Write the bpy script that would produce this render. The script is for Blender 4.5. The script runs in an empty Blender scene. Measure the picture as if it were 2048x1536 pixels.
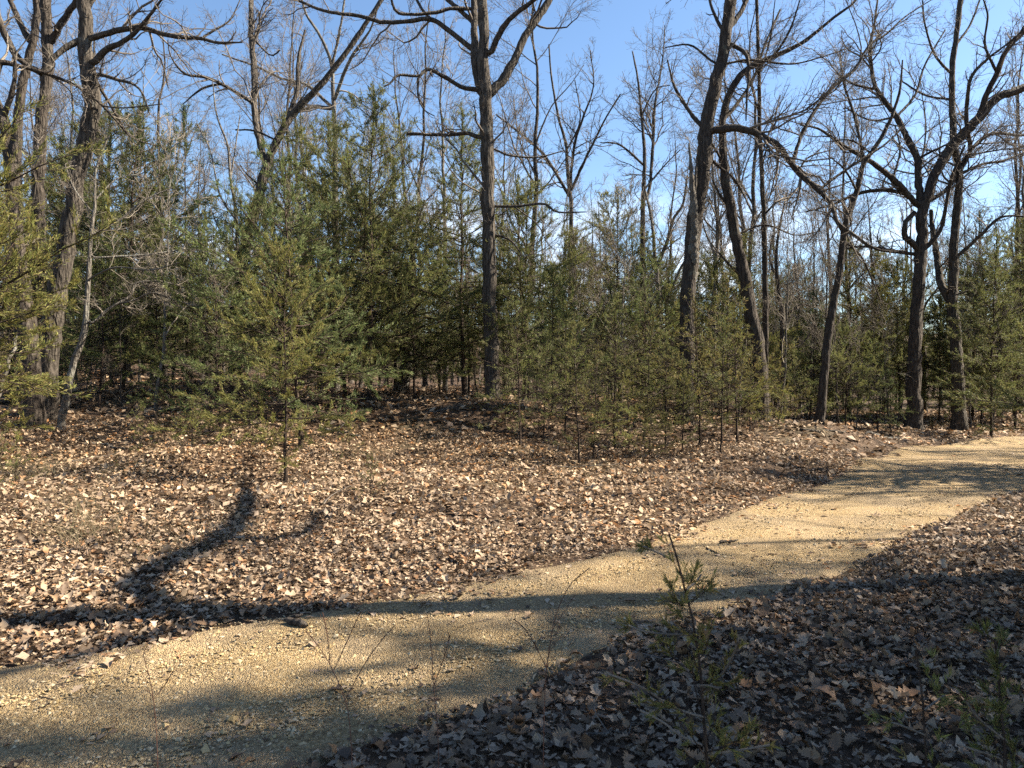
import bpy, math
import numpy as np
from mathutils import Vector

# ------------------------------------------------------------------ camera, sky, sun, exposure
sc = bpy.context.scene
F, EYE = 1420.0, 1.6                       # focal length in photo pixels (2048 wide), eye height
cam_d = bpy.data.cameras.new('camera'); cam = bpy.data.objects.new('camera', cam_d)
sc.collection.objects.link(cam); sc.camera = cam
cam.location = (0, 0, EYE); cam.rotation_euler = (math.radians(90), 0, 0)
cam_d.sensor_width = 36; cam_d.lens = 36 * F / 2048
cam_d.clip_start = 0.05; cam_d.clip_end = 3000
cam_d.dof.use_dof = True; cam_d.dof.focus_distance = 9.0; cam_d.dof.aperture_fstop = 6.0

SUN_AZ, SUN_EL = math.radians(83), math.radians(41)      # azimuth clockwise from the view direction (+Y)
SUNV = Vector((math.sin(SUN_AZ) * math.cos(SUN_EL), math.cos(SUN_AZ) * math.cos(SUN_EL), math.sin(SUN_EL)))
sun_d = bpy.data.lights.new('sun', 'SUN'); sun = bpy.data.objects.new('sun', sun_d)
sc.collection.objects.link(sun)
sun_d.energy = 5.0; sun_d.angle = math.radians(0.53); sun_d.color = (1.0, 0.885, 0.71)
sun.rotation_euler = SUNV.to_track_quat('Z', 'Y').to_euler(); sun.location = SUNV * 60

world = bpy.data.worlds.new('World'); sc.world = world; world.use_nodes = True
wt = world.node_tree; wt.nodes.clear()
w_out = wt.nodes.new('ShaderNodeOutputWorld'); w_bg = wt.nodes.new('ShaderNodeBackground')
w_sky = wt.nodes.new('ShaderNodeTexSky'); w_sky.sky_type = 'NISHITA'; w_sky.sun_disc = False
w_sky.sun_elevation = SUN_EL; w_sky.sun_rotation = SUN_AZ
w_sky.air_density = 1.0; w_sky.dust_density = 0.3; w_sky.ozone_density = 1.6
w_bg.inputs['Strength'].default_value = 0.05
# thin white fair-weather cloud low in the sky, all the way round
w_tc = wt.nodes.new('ShaderNodeTexCoord'); w_sep = wt.nodes.new('ShaderNodeSeparateXYZ')
w_map = wt.nodes.new('ShaderNodeMapping'); w_map.inputs['Scale'].default_value = (3, 3, 9)
w_no = wt.nodes.new('ShaderNodeTexNoise'); w_no.inputs['Scale'].default_value = 1.6; w_no.inputs['Detail'].default_value = 7
w_r1 = wt.nodes.new('ShaderNodeMapRange'); w_r1.inputs[1].default_value = 0.52; w_r1.inputs[2].default_value = 0.66
w_r2 = wt.nodes.new('ShaderNodeMapRange'); w_r2.inputs[1].default_value = 0.30; w_r2.inputs[2].default_value = 0.14
w_mul = wt.nodes.new('ShaderNodeMath'); w_mul.operation = 'MULTIPLY'
w_mul2 = wt.nodes.new('ShaderNodeMath'); w_mul2.operation = 'MULTIPLY'; w_mul2.inputs[1].default_value = 0.75
w_mix = wt.nodes.new('ShaderNodeMix'); w_mix.data_type = 'RGBA'
w_mix.inputs[7].default_value = (8.6, 8.9, 9.4, 1)
L = wt.links.new
L(w_tc.outputs['Generated'], w_map.inputs['Vector']); L(w_map.outputs[0], w_no.inputs['Vector'])
L(w_tc.outputs['Generated'], w_sep.inputs[0]); L(w_no.outputs['Fac'], w_r1.inputs[0]); L(w_sep.outputs['Z'], w_r2.inputs[0])
L(w_r1.outputs[0], w_mul.inputs[0]); L(w_r2.outputs[0], w_mul.inputs[1]); L(w_mul.outputs[0], w_mul2.inputs[0])
w_hs = wt.nodes.new('ShaderNodeHueSaturation'); w_hs.inputs['Saturation'].default_value = 1.08; w_hs.inputs['Value'].default_value = 1.05
L(w_sky.outputs[0], w_hs.inputs['Color'])
L(w_mul2.outputs[0], w_mix.inputs[0]); L(w_hs.outputs[0], w_mix.inputs[6])
L(w_mix.outputs[2], w_bg.inputs['Color']); L(w_bg.outputs[0], w_out.inputs['Surface'])

sc.view_settings.view_transform = 'Standard'; sc.view_settings.look = 'None'
sc.view_settings.exposure = 2.22; sc.view_settings.gamma = 1.0; sc.view_settings.use_curve_mapping = False
sc.render.engine = 'CYCLES'
sc.cycles.max_bounces = 6; sc.cycles.diffuse_bounces = 3; sc.cycles.transparent_max_bounces = 4
sc.cycles.use_denoising = False

# ------------------------------------------------------------------ helpers
COL = sc.collection
def tag(o, label=None, cat=None, group=None, kind=None):
    if label: o['label'] = label
    if cat: o['category'] = cat
    if group: o['group'] = group
    if kind: o['kind'] = kind
    return o
def empty(name, loc, rz=0.0, s=1.0):
    o = bpy.data.objects.new(name, None); COL.objects.link(o)
    o.empty_display_size = 0.1; o.location = loc; o.rotation_euler = (0, 0, rz); o.scale = (s, s, s)
    return o
class MB:
    """collects vertices and faces as arrays, builds one mesh"""
    def __init__(s): s.V = []; s.Fs = []; s.M = []; s.C = []; s.n = 0; s.S = []
    def add(s, V, F_, mat=0, col=None, smooth=True):
        V = np.asarray(V, float).reshape(-1, 3)
        s.V.append(V); s.Fs.append(np.asarray(F_, np.int64) + s.n); s.M.append(mat); s.S.append(smooth)
        c = np.ones((len(V), 4)) if col is None else np.concatenate([np.broadcast_to(col, (len(V), 3)), np.ones((len(V), 1))], 1)
        s.C.append(c); s.n += len(V)
    def mesh(s, name, mats):
        me = bpy.data.meshes.new(name)
        V = np.concatenate(s.V) if s.V else np.zeros((0, 3))
        me.vertices.add(len(V)); me.vertices.foreach_set('co', V.astype(np.float32).ravel())
        li, ls, mi, sm, o = [], [], [], [], 0
        for f, m, sh in zip(s.Fs, s.M, s.S):
            k = f.shape[1]; li.append(f.ravel()); ls.append(o + np.arange(len(f)) * k); o += f.size
            mi.append(np.full(len(f), m)); sm.append(np.full(len(f), sh))
        me.loops.add(o); me.loops.foreach_set('vertex_index', np.concatenate(li).astype(np.int32))
        ls = np.concatenate(ls); me.polygons.add(len(ls)); me.polygons.foreach_set('loop_start', ls.astype(np.int32))
        me.polygons.foreach_set('material_index', np.concatenate(mi).astype(np.int32))
        me.polygons.foreach_set('use_smooth', np.concatenate(sm).astype(bool))
        a = me.color_attributes.new('Col', 'FLOAT_COLOR', 'POINT')
        a.data.foreach_set('color', np.concatenate(s.C).astype(np.float32).ravel())
        for m in mats: me.materials.append(m)
        me.update(calc_edges=True)
        return me
    def build(s, name, mats, parent=None):
        o = bpy.data.objects.new(name, s.mesh(name, mats if isinstance(mats, (list, tuple)) else [mats]))
        COL.objects.link(o); o.parent = parent
        return o
def nrm(v): return v / np.maximum(np.linalg.norm(v, axis=-1, keepdims=True), 1e-9)
def tubes(mb, P, R, sides=5, mat=0, col=None, rough=0.0, rng=None):
    """P (N,K,3) polylines, R (N,K) radii -> quads"""
    P = np.asarray(P, float); R = np.asarray(R, float)
    if P.ndim == 2: P = P[None]; R = R[None]
    N, K, _ = P.shape
    if N == 0: return
    T = nrm(np.gradient(P, axis=1))
    md = nrm(P[:, -1] - P[:, 0]); ref = np.where(np.abs(md[:, 2:3]) > 0.75, np.array([[1., 0, 0]]), np.array([[0, 0, 1.]]))
    U = nrm(np.cross(T, ref[:, None, :])); W = np.cross(T, U)
    a = np.arange(sides) / sides * 2 * np.pi
    RR = R[:, :, None] * np.ones(sides)
    if rough and rng is not None:
        n = rng.normal(0, 1, (N, K, sides)); n = (n + np.roll(n, 1, 1) + np.roll(n, 1, 2)) / 1.7
        RR = RR * (1 + rough * n)
    V = P[:, :, None, :] + RR[..., None] * (np.cos(a)[None, None, :, None] * U[:, :, None, :] + np.sin(a)[None, None, :, None] * W[:, :, None, :])
    i = np.arange(N)[:, None, None] * K * sides; k = np.arange(K - 1)[None, :, None] * sides; j = np.arange(sides)[None, None, :]; j2 = (j + 1) % sides
    Q = np.stack([i + k + j, i + k + j2, i + k + sides + j2, i + k + sides + j], -1).reshape(-1, 4)
    if col is not None and np.ndim(col) == 2: col = np.repeat(col, K * sides, 0)
    mb.add(V.reshape(-1, 3), Q, mat, col)
def lerp_poly(P, t):
    K = P.shape[1]; f = np.clip(t, 0, 1) * (K - 1); i = np.minimum(f.astype(int), K - 2); w = (f - i)
    a = np.arange(len(P))
    if P.ndim == 3: return P[a, i] * (1 - w)[:, None] + P[a, i + 1] * w[:, None]
    return P[a, i] * (1 - w) + P[a, i + 1] * w
def plen(P): return np.linalg.norm(np.diff(P, axis=1), axis=2).sum(1)
def grow(rng, P, R, n, t0=0.2, t1=1.0, ang=(0.5, 1.0), lf=0.5, K=5, jit=0.25, up=0.1, rf=0.6, rt=0.25, rmin=0.002, flat=1.0, lmin=0.05, lmax=99, tpow=1.0):
    ln = plen(P); p = ln / ln.sum()
    idx = rng.choice(len(P), n, p=p); t = t0 + (t1 - t0) * rng.random(n) ** tpow
    PP, RP = P[idx], R[idx]
    b = lerp_poly(PP, t); tn = nrm(lerp_poly(PP, np.minimum(t + 0.06, 1)) - lerp_poly(PP, np.maximum(t - 0.06, 0)))
    pr = rng.normal(0, 1, (n, 3)); pr[:, 2] *= flat; pr -= tn * (pr * tn).sum(1, keepdims=True); pr = nrm(pr)
    a = rng.uniform(ang[0], ang[1], n)[:, None]
    d = nrm(np.cos(a) * tn + np.sin(a) * pr)
    lg = np.clip(ln[idx] * lf * (1.1 - 0.75 * t) * rng.uniform(0.5, 1.35, n), lmin, lmax)
    out = np.zeros((n, K, 3)); out[:, 0] = b; st = lg / (K - 1)
    for k in range(1, K):
        j = rng.normal(0, jit, (n, 3)); j[:, 2] += up
        d = nrm(d + j); out[:, k] = out[:, k - 1] + d * st[:, None]
    r0 = np.maximum(lerp_poly(RP, t) * rf * rng.uniform(0.7, 1.1, n), rmin)
    rr = r0[:, None] * np.linspace(1, rt, K)[None]; rr = np.maximum(rr, rmin * 0.7)
    return out, rr
def vnoise(x, y, seed=0):
    xi = np.floor(x).astype(np.int64); yi = np.floor(y).astype(np.int64); fx = x - xi; fy = y - yi
    fx = fx * fx * (3 - 2 * fx); fy = fy * fy * (3 - 2 * fy)
    def h(a, b):
        v = (a * 374761393 + b * 668265263 + seed * 1442695041) & 0xffffffff
        v = ((v ^ (v >> 13)) * 1274126177) & 0xffffffff
        return ((v ^ (v >> 16)) & 0xffff) / 65535.0
    return (h(xi, yi) * (1 - fx) + h(xi + 1, yi) * fx) * (1 - fy) + (h(xi, yi + 1) * (1 - fx) + h(xi + 1, yi + 1) * fx) * fy
def fbm(x, y, seed=0, o=3):
    s = 0
    for i in range(o): s = s + (vnoise(x * 2 ** i, y * 2 ** i, seed + i) - 0.5) / 2 ** i
    return s
def px(x, y, d): return np.array([(x - 1024) / F * d, d, EYE - (y - 768) / F * d])

# ------------------------------------------------------------------ materials
def new_mat(name):
    m = bpy.data.materials.new(name); m.use_nodes = True; t = m.node_tree; t.nodes.clear()
    o = t.nodes.new('ShaderNodeOutputMaterial'); b = t.nodes.new('ShaderNodeBsdfPrincipled')
    t.links.new(b.outputs[0], o.inputs[0]); b.inputs['Roughness'].default_value = 0.85
    b.inputs['Specular IOR Level'].default_value = 0.2
    return m, t, b, o
def node(t, typ, **kw):
    n = t.nodes.new(typ)
    for k, v in kw.items():
        if k in n.inputs: n.inputs[k].default_value = v
        else: setattr(n, k, v)
    return n
def ramp(t, stops, fac=None):
    r = t.nodes.new('ShaderNodeValToRGB'); e = r.color_ramp.elements
    e[0].position, e[0].color = stops[0][0], (*stops[0][1], 1); e[1].position, e[1].color = stops[-1][0], (*stops[-1][1], 1)
    for p, c in stops[1:-1]:
        x = e.new(p); x.color = (*c, 1)
    if fac is not None: t.links.new(fac, r.inputs[0])
    return r
def mix(t, fac, a, b, mode='MIX'):
    m = t.nodes.new('ShaderNodeMix'); m.data_type = 'RGBA'; m.blend_type = mode
    for i, v in ((0, fac), (6, a), (7, b)):
        if hasattr(v, 'is_linked'): t.links.new(v, m.inputs[i])
        else: m.inputs[i].default_value = v if i == 0 else (*v, 1)
    return m.outputs[2]
def bark_mat(name, dark, mid, lite, lichen, lich_amt=0.55, sc_=14.0, moss=None):
    m, t, b, o = new_mat(name); l = t.links.new
    tc = node(t, 'ShaderNodeTexCoord'); mp = node(t, 'ShaderNodeMapping'); mp.inputs['Scale'].default_value = (1, 1, 0.17)
    l(tc.outputs['Object'], mp.inputs[0])
    wob = node(t, 'ShaderNodeTexNoise', Scale=6.0, Detail=2.0); l(tc.outputs['Object'], wob.inputs['Vector'])
    ad = node(t, 'ShaderNodeMix'); ad.data_type = 'VECTOR'; ad.inputs[0].default_value = 0.05
    l(mp.outputs[0], ad.inputs[4]); l(wob.outputs['Color'], ad.inputs[5])
    vo = node(t, 'ShaderNodeTexVoronoi', Scale=sc_); vo.feature = 'DISTANCE_TO_EDGE'; l(ad.outputs[1], vo.inputs['Vector'])
    no = node(t, 'ShaderNodeTexNoise', Scale=sc_ * 2.2, Detail=5.0); l(mp.outputs[0], no.inputs['Vector'])
    r1 = ramp(t, [(0.0, dark), (0.14, mid), (0.42, lite)], vo.outputs['Distance'])
    c = mix(t, 0.55, r1.outputs[0], ramp(t, [(0.3, dark), (0.7, lite)], no.outputs['Fac']).outputs[0])
    ln = node(t, 'ShaderNodeTexNoise', Scale=2.6, Detail=6.0, Roughness=0.65); l(tc.outputs['Object'], ln.inputs['Vector'])
    lr = ramp(t, [(lich_amt, (0, 0, 0)), (lich_amt + 0.1, (1, 1, 1))], ln.outputs['Fac'])
    fac = node(t, 'ShaderNodeMath', operation='MULTIPLY'); fac.inputs[1].default_value = 0.55; l(lr.outputs[0], fac.inputs[0])
    c = mix(t, fac.outputs[0], c, lichen)
    l(c, b.inputs['Base Color'])
    h = node(t, 'ShaderNodeMath', operation='ADD'); l(vo.outputs['Distance'], h.inputs[0]); l(no.outputs['Fac'], h.inputs[1])
    bp = node(t, 'ShaderNodeBump', Strength=1.0, Distance=0.06); l(h.outputs[0], bp.inputs['Height']); l(bp.outputs[0], b.inputs['Normal'])
    b.inputs['Roughness'].default_value = 0.92
    return m
M_OAK = bark_mat('oak_bark', (0.01017, 0.008134, 0.006609), (0.04321, 0.03559, 0.02898), (0.1271, 0.1093, 0.09053), (0.1729, 0.1703, 0.1449), 0.6)
M_DARK = bark_mat('dark_oak_bark', (0.01424, 0.01118, 0.009151), (0.04321, 0.03457, 0.02796), (0.09151, 0.07626, 0.06355), (0.1322, 0.1373, 0.1068), 0.6)
M_PALE = bark_mat('pale_bark', (0.0527, 0.04638, 0.03952), (0.1159, 0.1028, 0.08696), (0.2003, 0.1818, 0.1581), (0.2213, 0.2213, 0.195), 0.5, 22)
M_CEDARBARK = bark_mat('cedar_bark', (0.0168, 0.01056, 0.00768), (0.048, 0.03168, 0.024), (0.096, 0.072, 0.0576), (0.1056, 0.0912, 0.0768), 0.62, 30)
def twig_mat(name, a, b_):
    m, t, b, o = new_mat(name)
    oi = node(t, 'ShaderNodeTexCoord'); no = node(t, 'ShaderNodeTexNoise', Scale=1.7, Detail=3.0)
    t.links.new(oi.outputs['Object'], no.inputs['Vector'])
    t.links.new(ramp(t, [(0.35, a), (0.65, b_)], no.outputs['Fac']).outputs[0], b.inputs['Base Color'])
    return m
M_TWIG = twig_mat('twig_bark', (0.06375, 0.0527, 0.0442), (0.1487, 0.1275, 0.1062))
M_TWIGP = twig_mat('pale_twig_bark', (0.1122, 0.09537, 0.07854), (0.2132, 0.1851, 0.1515))
M_BRIAR = twig_mat('briar_stem', (0.0714, 0.03272, 0.0238), (0.1309, 0.06545, 0.04462))
def foliage_mat(name, tint=(1, 1, 1), trans=0.3):
    m, t, b, o = new_mat(name); l = t.links.new
    at = node(t, 'ShaderNodeAttribute', attribute_name='Col'); oi = node(t, 'ShaderNodeObjectInfo')
    rr = ramp(t, [(0, (0.82, 0.86, 0.9)), (0.5, (1, 1, 1)), (1, (1.15, 1.05, 0.85))], oi.outputs['Random'])
    c = mix(t, 1.0, at.outputs['Color'], rr.outputs[0], 'MULTIPLY'); c = mix(t, 1.0, c, tint, 'MULTIPLY')
    l(c, b.inputs['Base Color']); b.inputs['Roughness'].default_value = 0.6
    tr = node(t, 'ShaderNodeBsdfTranslucent'); ms = node(t, 'ShaderNodeMixShader'); ms.inputs[0].default_value = trans
    l(c, tr.inputs[0]); l(b.outputs[0], ms.inputs[1]); l(tr.outputs[0], ms.inputs[2]); l(ms.outputs[0], o.inputs[0])
    return m
M_FOL = foliage_mat('cedar_foliage', tint=(1.08, 1.08, 1.0), trans=0.40)
M_LEAF = foliage_mat('dead_leaf', trans=0.15)
M_GRASS = foliage_mat('dry_grass_blade', trans=0.25)
# single leaves: colour by object
def leaf_obj_mat():
    m, t, b, o = new_mat('large_dead_leaf'); l = t.links.new
    oi = node(t, 'ShaderNodeObjectInfo')
    r = ramp(t, [(0, (0.1232, 0.077, 0.0462)), (0.3, (0.2033, 0.1355, 0.08008)), (0.55, (0.1663, 0.1109, 0.07084)), (0.8, (0.2587, 0.1786, 0.1109)), (1, (0.2218, 0.1047, 0.04004))], oi.outputs['Random'])
    tc = node(t, 'ShaderNodeTexCoord'); no = node(t, 'ShaderNodeTexNoise', Scale=35.0, Detail=4.0); l(tc.outputs['Object'], no.inputs['Vector'])
    c = mix(t, 1.0, r.outputs[0], ramp(t, [(0.3, (0.6, 0.6, 0.6)), (0.7, (1.15, 1.12, 1.1))], no.outputs['Fac']).outputs[0], 'MULTIPLY')
    l(c, b.inputs['Base Color']); b.inputs['Roughness'].default_value = 0.6
    return m
M_LEAF1 = leaf_obj_mat()
# forest floor soil
def ground_mat():
    m, t, b, o = new_mat('forest_floor'); l = t.links.new
    tc = node(t, 'ShaderNodeTexCoord')
    n1 = node(t, 'ShaderNodeTexNoise', Scale=0.5, Detail=5.0); l(tc.outputs['Object'], n1.inputs['Vector'])
    v1 = node(t, 'ShaderNodeTexVoronoi', Scale=11.0); l(tc.outputs['Object'], v1.inputs['Vector'])
    n2 = node(t, 'ShaderNodeTexNoise', Scale=30.0, Detail=6.0, Roughness=0.7); l(tc.outputs['Object'], n2.inputs['Vector'])
    sp = node(t, 'ShaderNodeSeparateColor'); l(v1.outputs['Color'], sp.inputs[0])
    c1 = ramp(t, [(0, (0.07, 0.045, 0.03)), (0.35, (0.16, 0.105, 0.07)), (0.7, (0.25, 0.17, 0.11)), (1, (0.31, 0.22, 0.15))], sp.outputs[0])
    c = mix(t, 0.55, c1.outputs[0], ramp(t, [(0.3, (0.05, 0.033, 0.022)), (0.72, (0.27, 0.185, 0.12))], n2.outputs['Fac']).outputs[0])
    gr = ramp(t, [(0.56, (0, 0, 0)), (0.66, (0.5, 0.5, 0.5))], n1.outputs['Fac'])
    c = mix(t, gr.outputs[0], c, (0.13, 0.125, 0.07)); c = mix(t, 1.0, c, (0.46, 0.43, 0.40), 'MULTIPLY')
    l(c, b.inputs['Base Color'])
    h = node(t, 'ShaderNodeMath', operation='ADD'); l(v1.outputs['Distance'], h.inputs[0]); l(n2.outputs['Fac'], h.inputs[1])
    bp = node(t, 'ShaderNodeBump', Strength=1.0, Distance=0.05); l(h.outputs[0], bp.inputs['Height']); l(bp.outputs[0], b.inputs['Normal'])
    return m
M_GROUND = ground_mat()
def gravel_mat():
    m, t, b, o = new_mat('gravel_bed'); l = t.links.new
    tc = node(t, 'ShaderNodeTexCoord')
    v = node(t, 'ShaderNodeTexVoronoi', Scale=62.0); l(tc.outputs['Object'], v.inputs['Vector'])
    v2 = node(t, 'ShaderNodeTexVoronoi', Scale=130.0); l(tc.outputs['Object'], v2.inputs['Vector'])
    n1 = node(t, 'ShaderNodeTexNoise', Scale=1.3, Detail=5.0); l(tc.outputs['Object'], n1.inputs['Vector'])
    n2 = node(t, 'ShaderNodeTexNoise', Scale=9.0, Detail=6.0, Roughness=0.7); l(tc.outputs['Object'], n2.inputs['Vector'])
    sp = node(t, 'ShaderNodeSeparateColor'); l(v.outputs['Color'], sp.inputs[0])
    c = ramp(t, [(0, (0.1332, 0.0888, 0.0444)), (0.3, (0.3404, 0.2516, 0.1258)), (0.7, (0.444, 0.3404, 0.1776)), (1, (0.5328, 0.444, 0.2812))], sp.outputs[0]).outputs[0]
    sp2 = node(t, 'ShaderNodeSeparateColor'); l(v2.outputs['Color'], sp2.inputs[0])
    c = mix(t, 0.35, c, ramp(t, [(0, (0.1776, 0.1258, 0.074)), (1, (0.4292, 0.333, 0.1924))], sp2.outputs[0]).outputs[0])
    c = mix(t, ramp(t, [(0.42, (0, 0, 0)), (0.62, (0.6, 0.6, 0.6))], n1.outputs['Fac']).outputs[0], c, (0.3256, 0.2664, 0.185))
    c = mix(t, ramp(t, [(0.60, (0, 0, 0)), (0.72, (0.65, 0.65, 0.65))], n2.outputs['Fac']).outputs[0], c, (0.1406, 0.1036, 0.0629))
    n3 = node(t, 'ShaderNodeTexNoise', Scale=0.7, Detail=3.0); l(tc.outputs['Object'], n3.inputs['Vector'])
    c = mix(t, 1.0, c, ramp(t, [(0.35, (0.78, 0.73, 0.68)), (0.62, (1.06, 1.0, 0.94))], n3.outputs['Fac']).outputs[0], 'MULTIPLY')
    l(c, b.inputs['Base Color'])
    h = node(t, 'ShaderNodeMath', operation='ADD'); l(v.outputs['Distance'], h.inputs[0]); l(v2.outputs['Distance'], h.inputs[1])
    bp = node(t, 'ShaderNodeBump', Strength=1.0, Distance=0.02); bp.invert = True
    l(h.outputs[0], bp.inputs['Height']); l(bp.outputs[0], b.inputs['Normal'])
    return m
M_GRAVEL = gravel_mat()
M_STONE = foliage_mat('gravel_stone', trans=0.0)

# ------------------------------------------------------------------ terrain and gravel path
def road_pt(x, y): d = EYE * F / (y - 768); return ((x - 1024) / F * d, d)
FAR = [(-30, -10), (-15, -3), (-8, 0.8), (-4.6, 3.0)] + [road_pt(*p) for p in ((0, 1335), (200, 1306), (300, 1284), (400, 1263), (520, 1241), (640, 1222), (800, 1195), (1000, 1150), (1200, 1113), (1330, 1073), (1450, 1035), (1550, 1000), (1640, 970), (1700, 945), (1760, 918), (1850, 895))] + [(15.5, 21.3), (26, 28), (45, 36)]
NEAR = [(-26, -14), (-12, -5.5), (-5, -0.4), (-2, 1.9)] + [road_pt(*p) for p in ((640, 1536), (800, 1465), (1000, 1405), (1100, 1352), (1240, 1292), (1400, 1240), (1600, 1180), (1750, 1118), (1830, 1070), (1950, 1020), (2048, 985))] + [(13, 15.4), (27, 24), (46, 31)]
FAR, NEAR = np.array(FAR), np.array(NEAR)
POLY = np.concatenate([FAR, NEAR[::-1]])
def road_sd(x, y):
    """signed distance to the path edge: positive inside"""
    x = np.asarray(x, float); y = np.asarray(y, float); ins = np.zeros(x.shape, bool); dm = np.full(x.shape, 1e9)
    n = len(POLY)
    for i in range(n):
        ax, ay = POLY[i]; bx, by = POLY[(i + 1) % n]
        with np.errstate(divide='ignore', invalid='ignore'):
            c = ((ay > y) != (by > y)) & (x < (bx - ax) * (y - ay) / (by - ay + 1e-12) + ax)
        ins ^= c
        vx, vy = bx - ax, by - ay; t = np.clip(((x - ax) * vx + (y - ay) * vy) / (vx * vx + vy * vy), 0, 1)
        dm = np.minimum(dm, np.hypot(x - ax - t * vx, y - ay - t * vy))
    return np.where(ins, dm, -dm)
CP = []
for (a, b_, d) in [(70, 862, 13), (94, 828, 13.8), (570, 975, 10), (380, 905, 11.2), (983, 802, 16), (1523, 846, 17), (1640, 850, 16.5), (1826, 857, 21), (1917, 861, 21.5), (1981, 872, 20.5), (1369, 852, 15.5),
                   (1160, 932, 11.5), (1040, 890, 12.5), (1440, 905, 12.6), (800, 788, 21), (0, 742, 24), (400, 765, 22), (600, 800, 17), (300, 790, 18), (900, 778, 27), (1250, 805, 22), (1750, 832, 25), (1950, 832, 27), (60, 960, 9.2), (1300, 980, 9.6), (800, 960, 9.9)]:
    CP.append(px(a, b_, d))
for q in np.concatenate([FAR[::2], NEAR[::2], (FAR[4:18:2] + NEAR[4:18:2]) / 2]): CP.append([q[0], q[1], 0.0])
for q in [(0, 0, 0), (3, 1, 0.02), (6, 3, 0.05), (9.5, 15.5, 0), (11.5, 17.6, 0), (13.5, 18.6, 0), (15, 20, 0.02), (18, 21.5, 0.02), (10, 5, 0.12), (18, 6, 0.3), (-4, -3, 0), (0, -15, 0), (30, 0, 0.3), (-40, 10, 1.2), (-25, 20, 2.1), (-18, 40, 2.3), (0, 45, 1.55), (25, 45, 0.6), (0, 90, 7.5), (-60, 80, 8.5), (60, 80, 6), (-20, 90, 8), (25, 90, 7), (-90, 130, 12), (0, 140, 12), (90, 130, 11), (-45, 110, 11), (45, 110, 10), (50, 20, 0.3)]: CP.append(q)
CP = np.array(CP)
def zf(x, y):
    x = np.asarray(x, float); y = np.asarray(y, float); num = np.zeros(x.shape); den = np.zeros(x.shape)
    for cx, cy, cz in CP:
        w = 1.0 / ((x - cx) ** 2 + (y - cy) ** 2 + 0.5) ** 1.8; num += w * cz; den += w
    z = num / den
    off = np.clip(-road_sd(x, y) / 0.5, 0, 1)
    return z + off * (0.035 + 0.09 * fbm(x * 0.5, y * 0.5, 3) + 0.05 * fbm(x * 2.2, y * 2.2, 9)) + (1 - off) * 0.025 * fbm(x * 1.1, y * 1.1, 21)
def sgrid(n, ext, fine, c): 
    s = np.linspace(-1, 1, n); k = 5.2; return c + ext * np.sinh(k * s) / np.sinh(k)
gx, gy = sgrid(221, 420, 0, 0.5), sgrid(221, 420, 0, 9.0)
GX, GY = np.meshgrid(gx, gy); GZ = zf(GX, GY) - 0.08 * np.clip((road_sd(GX, GY) - 0.05) / 0.25, 0, 1)     # the floor dips under the gravel bed
mb = MB(); nx = len(gx); ii, jj = np.meshgrid(np.arange(len(gy) - 1), np.arange(nx - 1), indexing='ij'); q = (ii * nx + jj).ravel()
mb.add(np.stack([GX, GY, GZ], -1).reshape(-1, 3), np.stack([q, q + 1, q + nx + 1, q + nx], 1))
GROUND = tag(mb.build('ground', M_GROUND), 'sloping woodland floor of brown soil under fallen leaves', 'ground', kind='structure')
# gravel path sheet
def resample(A, n):
    s = np.concatenate([[0], np.cumsum(np.hypot(*np.diff(A, axis=0).T))]); return s, A
def cr(pts, n):
    """smooth polyline through pts with n samples, by chord length"""
    pts = np.asarray(pts, float); s = np.concatenate([[0], np.cumsum(np.linalg.norm(np.diff(pts, axis=0), axis=1))])
    ext = np.concatenate([[2 * pts[0] - pts[1]], pts, [2 * pts[-1] - pts[-2]]])
    u = np.linspace(0, s[-1], n); i = np.clip(np.searchsorted(s, u, 'right') - 1, 0, len(pts) - 2); t = ((u - s[i]) / np.maximum(s[i + 1] - s[i], 1e-9))[:, None]
    p0, p1, p2, p3 = ext[i], ext[i + 1], ext[i + 2], ext[i + 3]
    return 0.5 * (2 * p1 + (p2 - p0) * t + (2 * p0 - 5 * p1 + 4 * p2 - p3) * t ** 2 + (3 * p1 - p0 - 3 * p2 + p3) * t ** 3)
nu, nv = 700, 24
fa, na = cr(FAR, nu), cr(NEAR, nu)
vv = np.linspace(-0.06, 1.06, nv)[None, :, None]
G = fa[:, None] * (1 - vv) + na[:, None] * vv
gz = zf(G[..., 0], G[..., 1]); edge = np.minimum(vv[..., 0], 1 - vv[..., 0])
gz = gz + np.where(edge < 0, -0.03, 0.014) + 0.012 * fbm(G[..., 0] * 3, G[..., 1] * 3, 5) - 0.012 * (np.exp(-((vv[..., 0] - 0.27) / 0.1) ** 2) + np.exp(-((vv[..., 0] - 0.74) / 0.1) ** 2)) + 0.02 * fbm(G[..., 0] * 1.1, G[..., 1] * 1.1, 55)
mb = MB(); ii, jj = np.meshgrid(np.arange(nu - 1), np.arange(nv - 1), indexing='ij'); q = (ii * nv + jj).ravel()
mb.add(np.concatenate([G, gz[..., None]], -1).reshape(-1, 3), np.stack([q, q + nv, q + nv + 1, q + 1], 1))
PATH = tag(mb.build('gravel_path', M_GRAVEL), 'tan gravel path curving through the wood', 'path', kind='structure')

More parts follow.
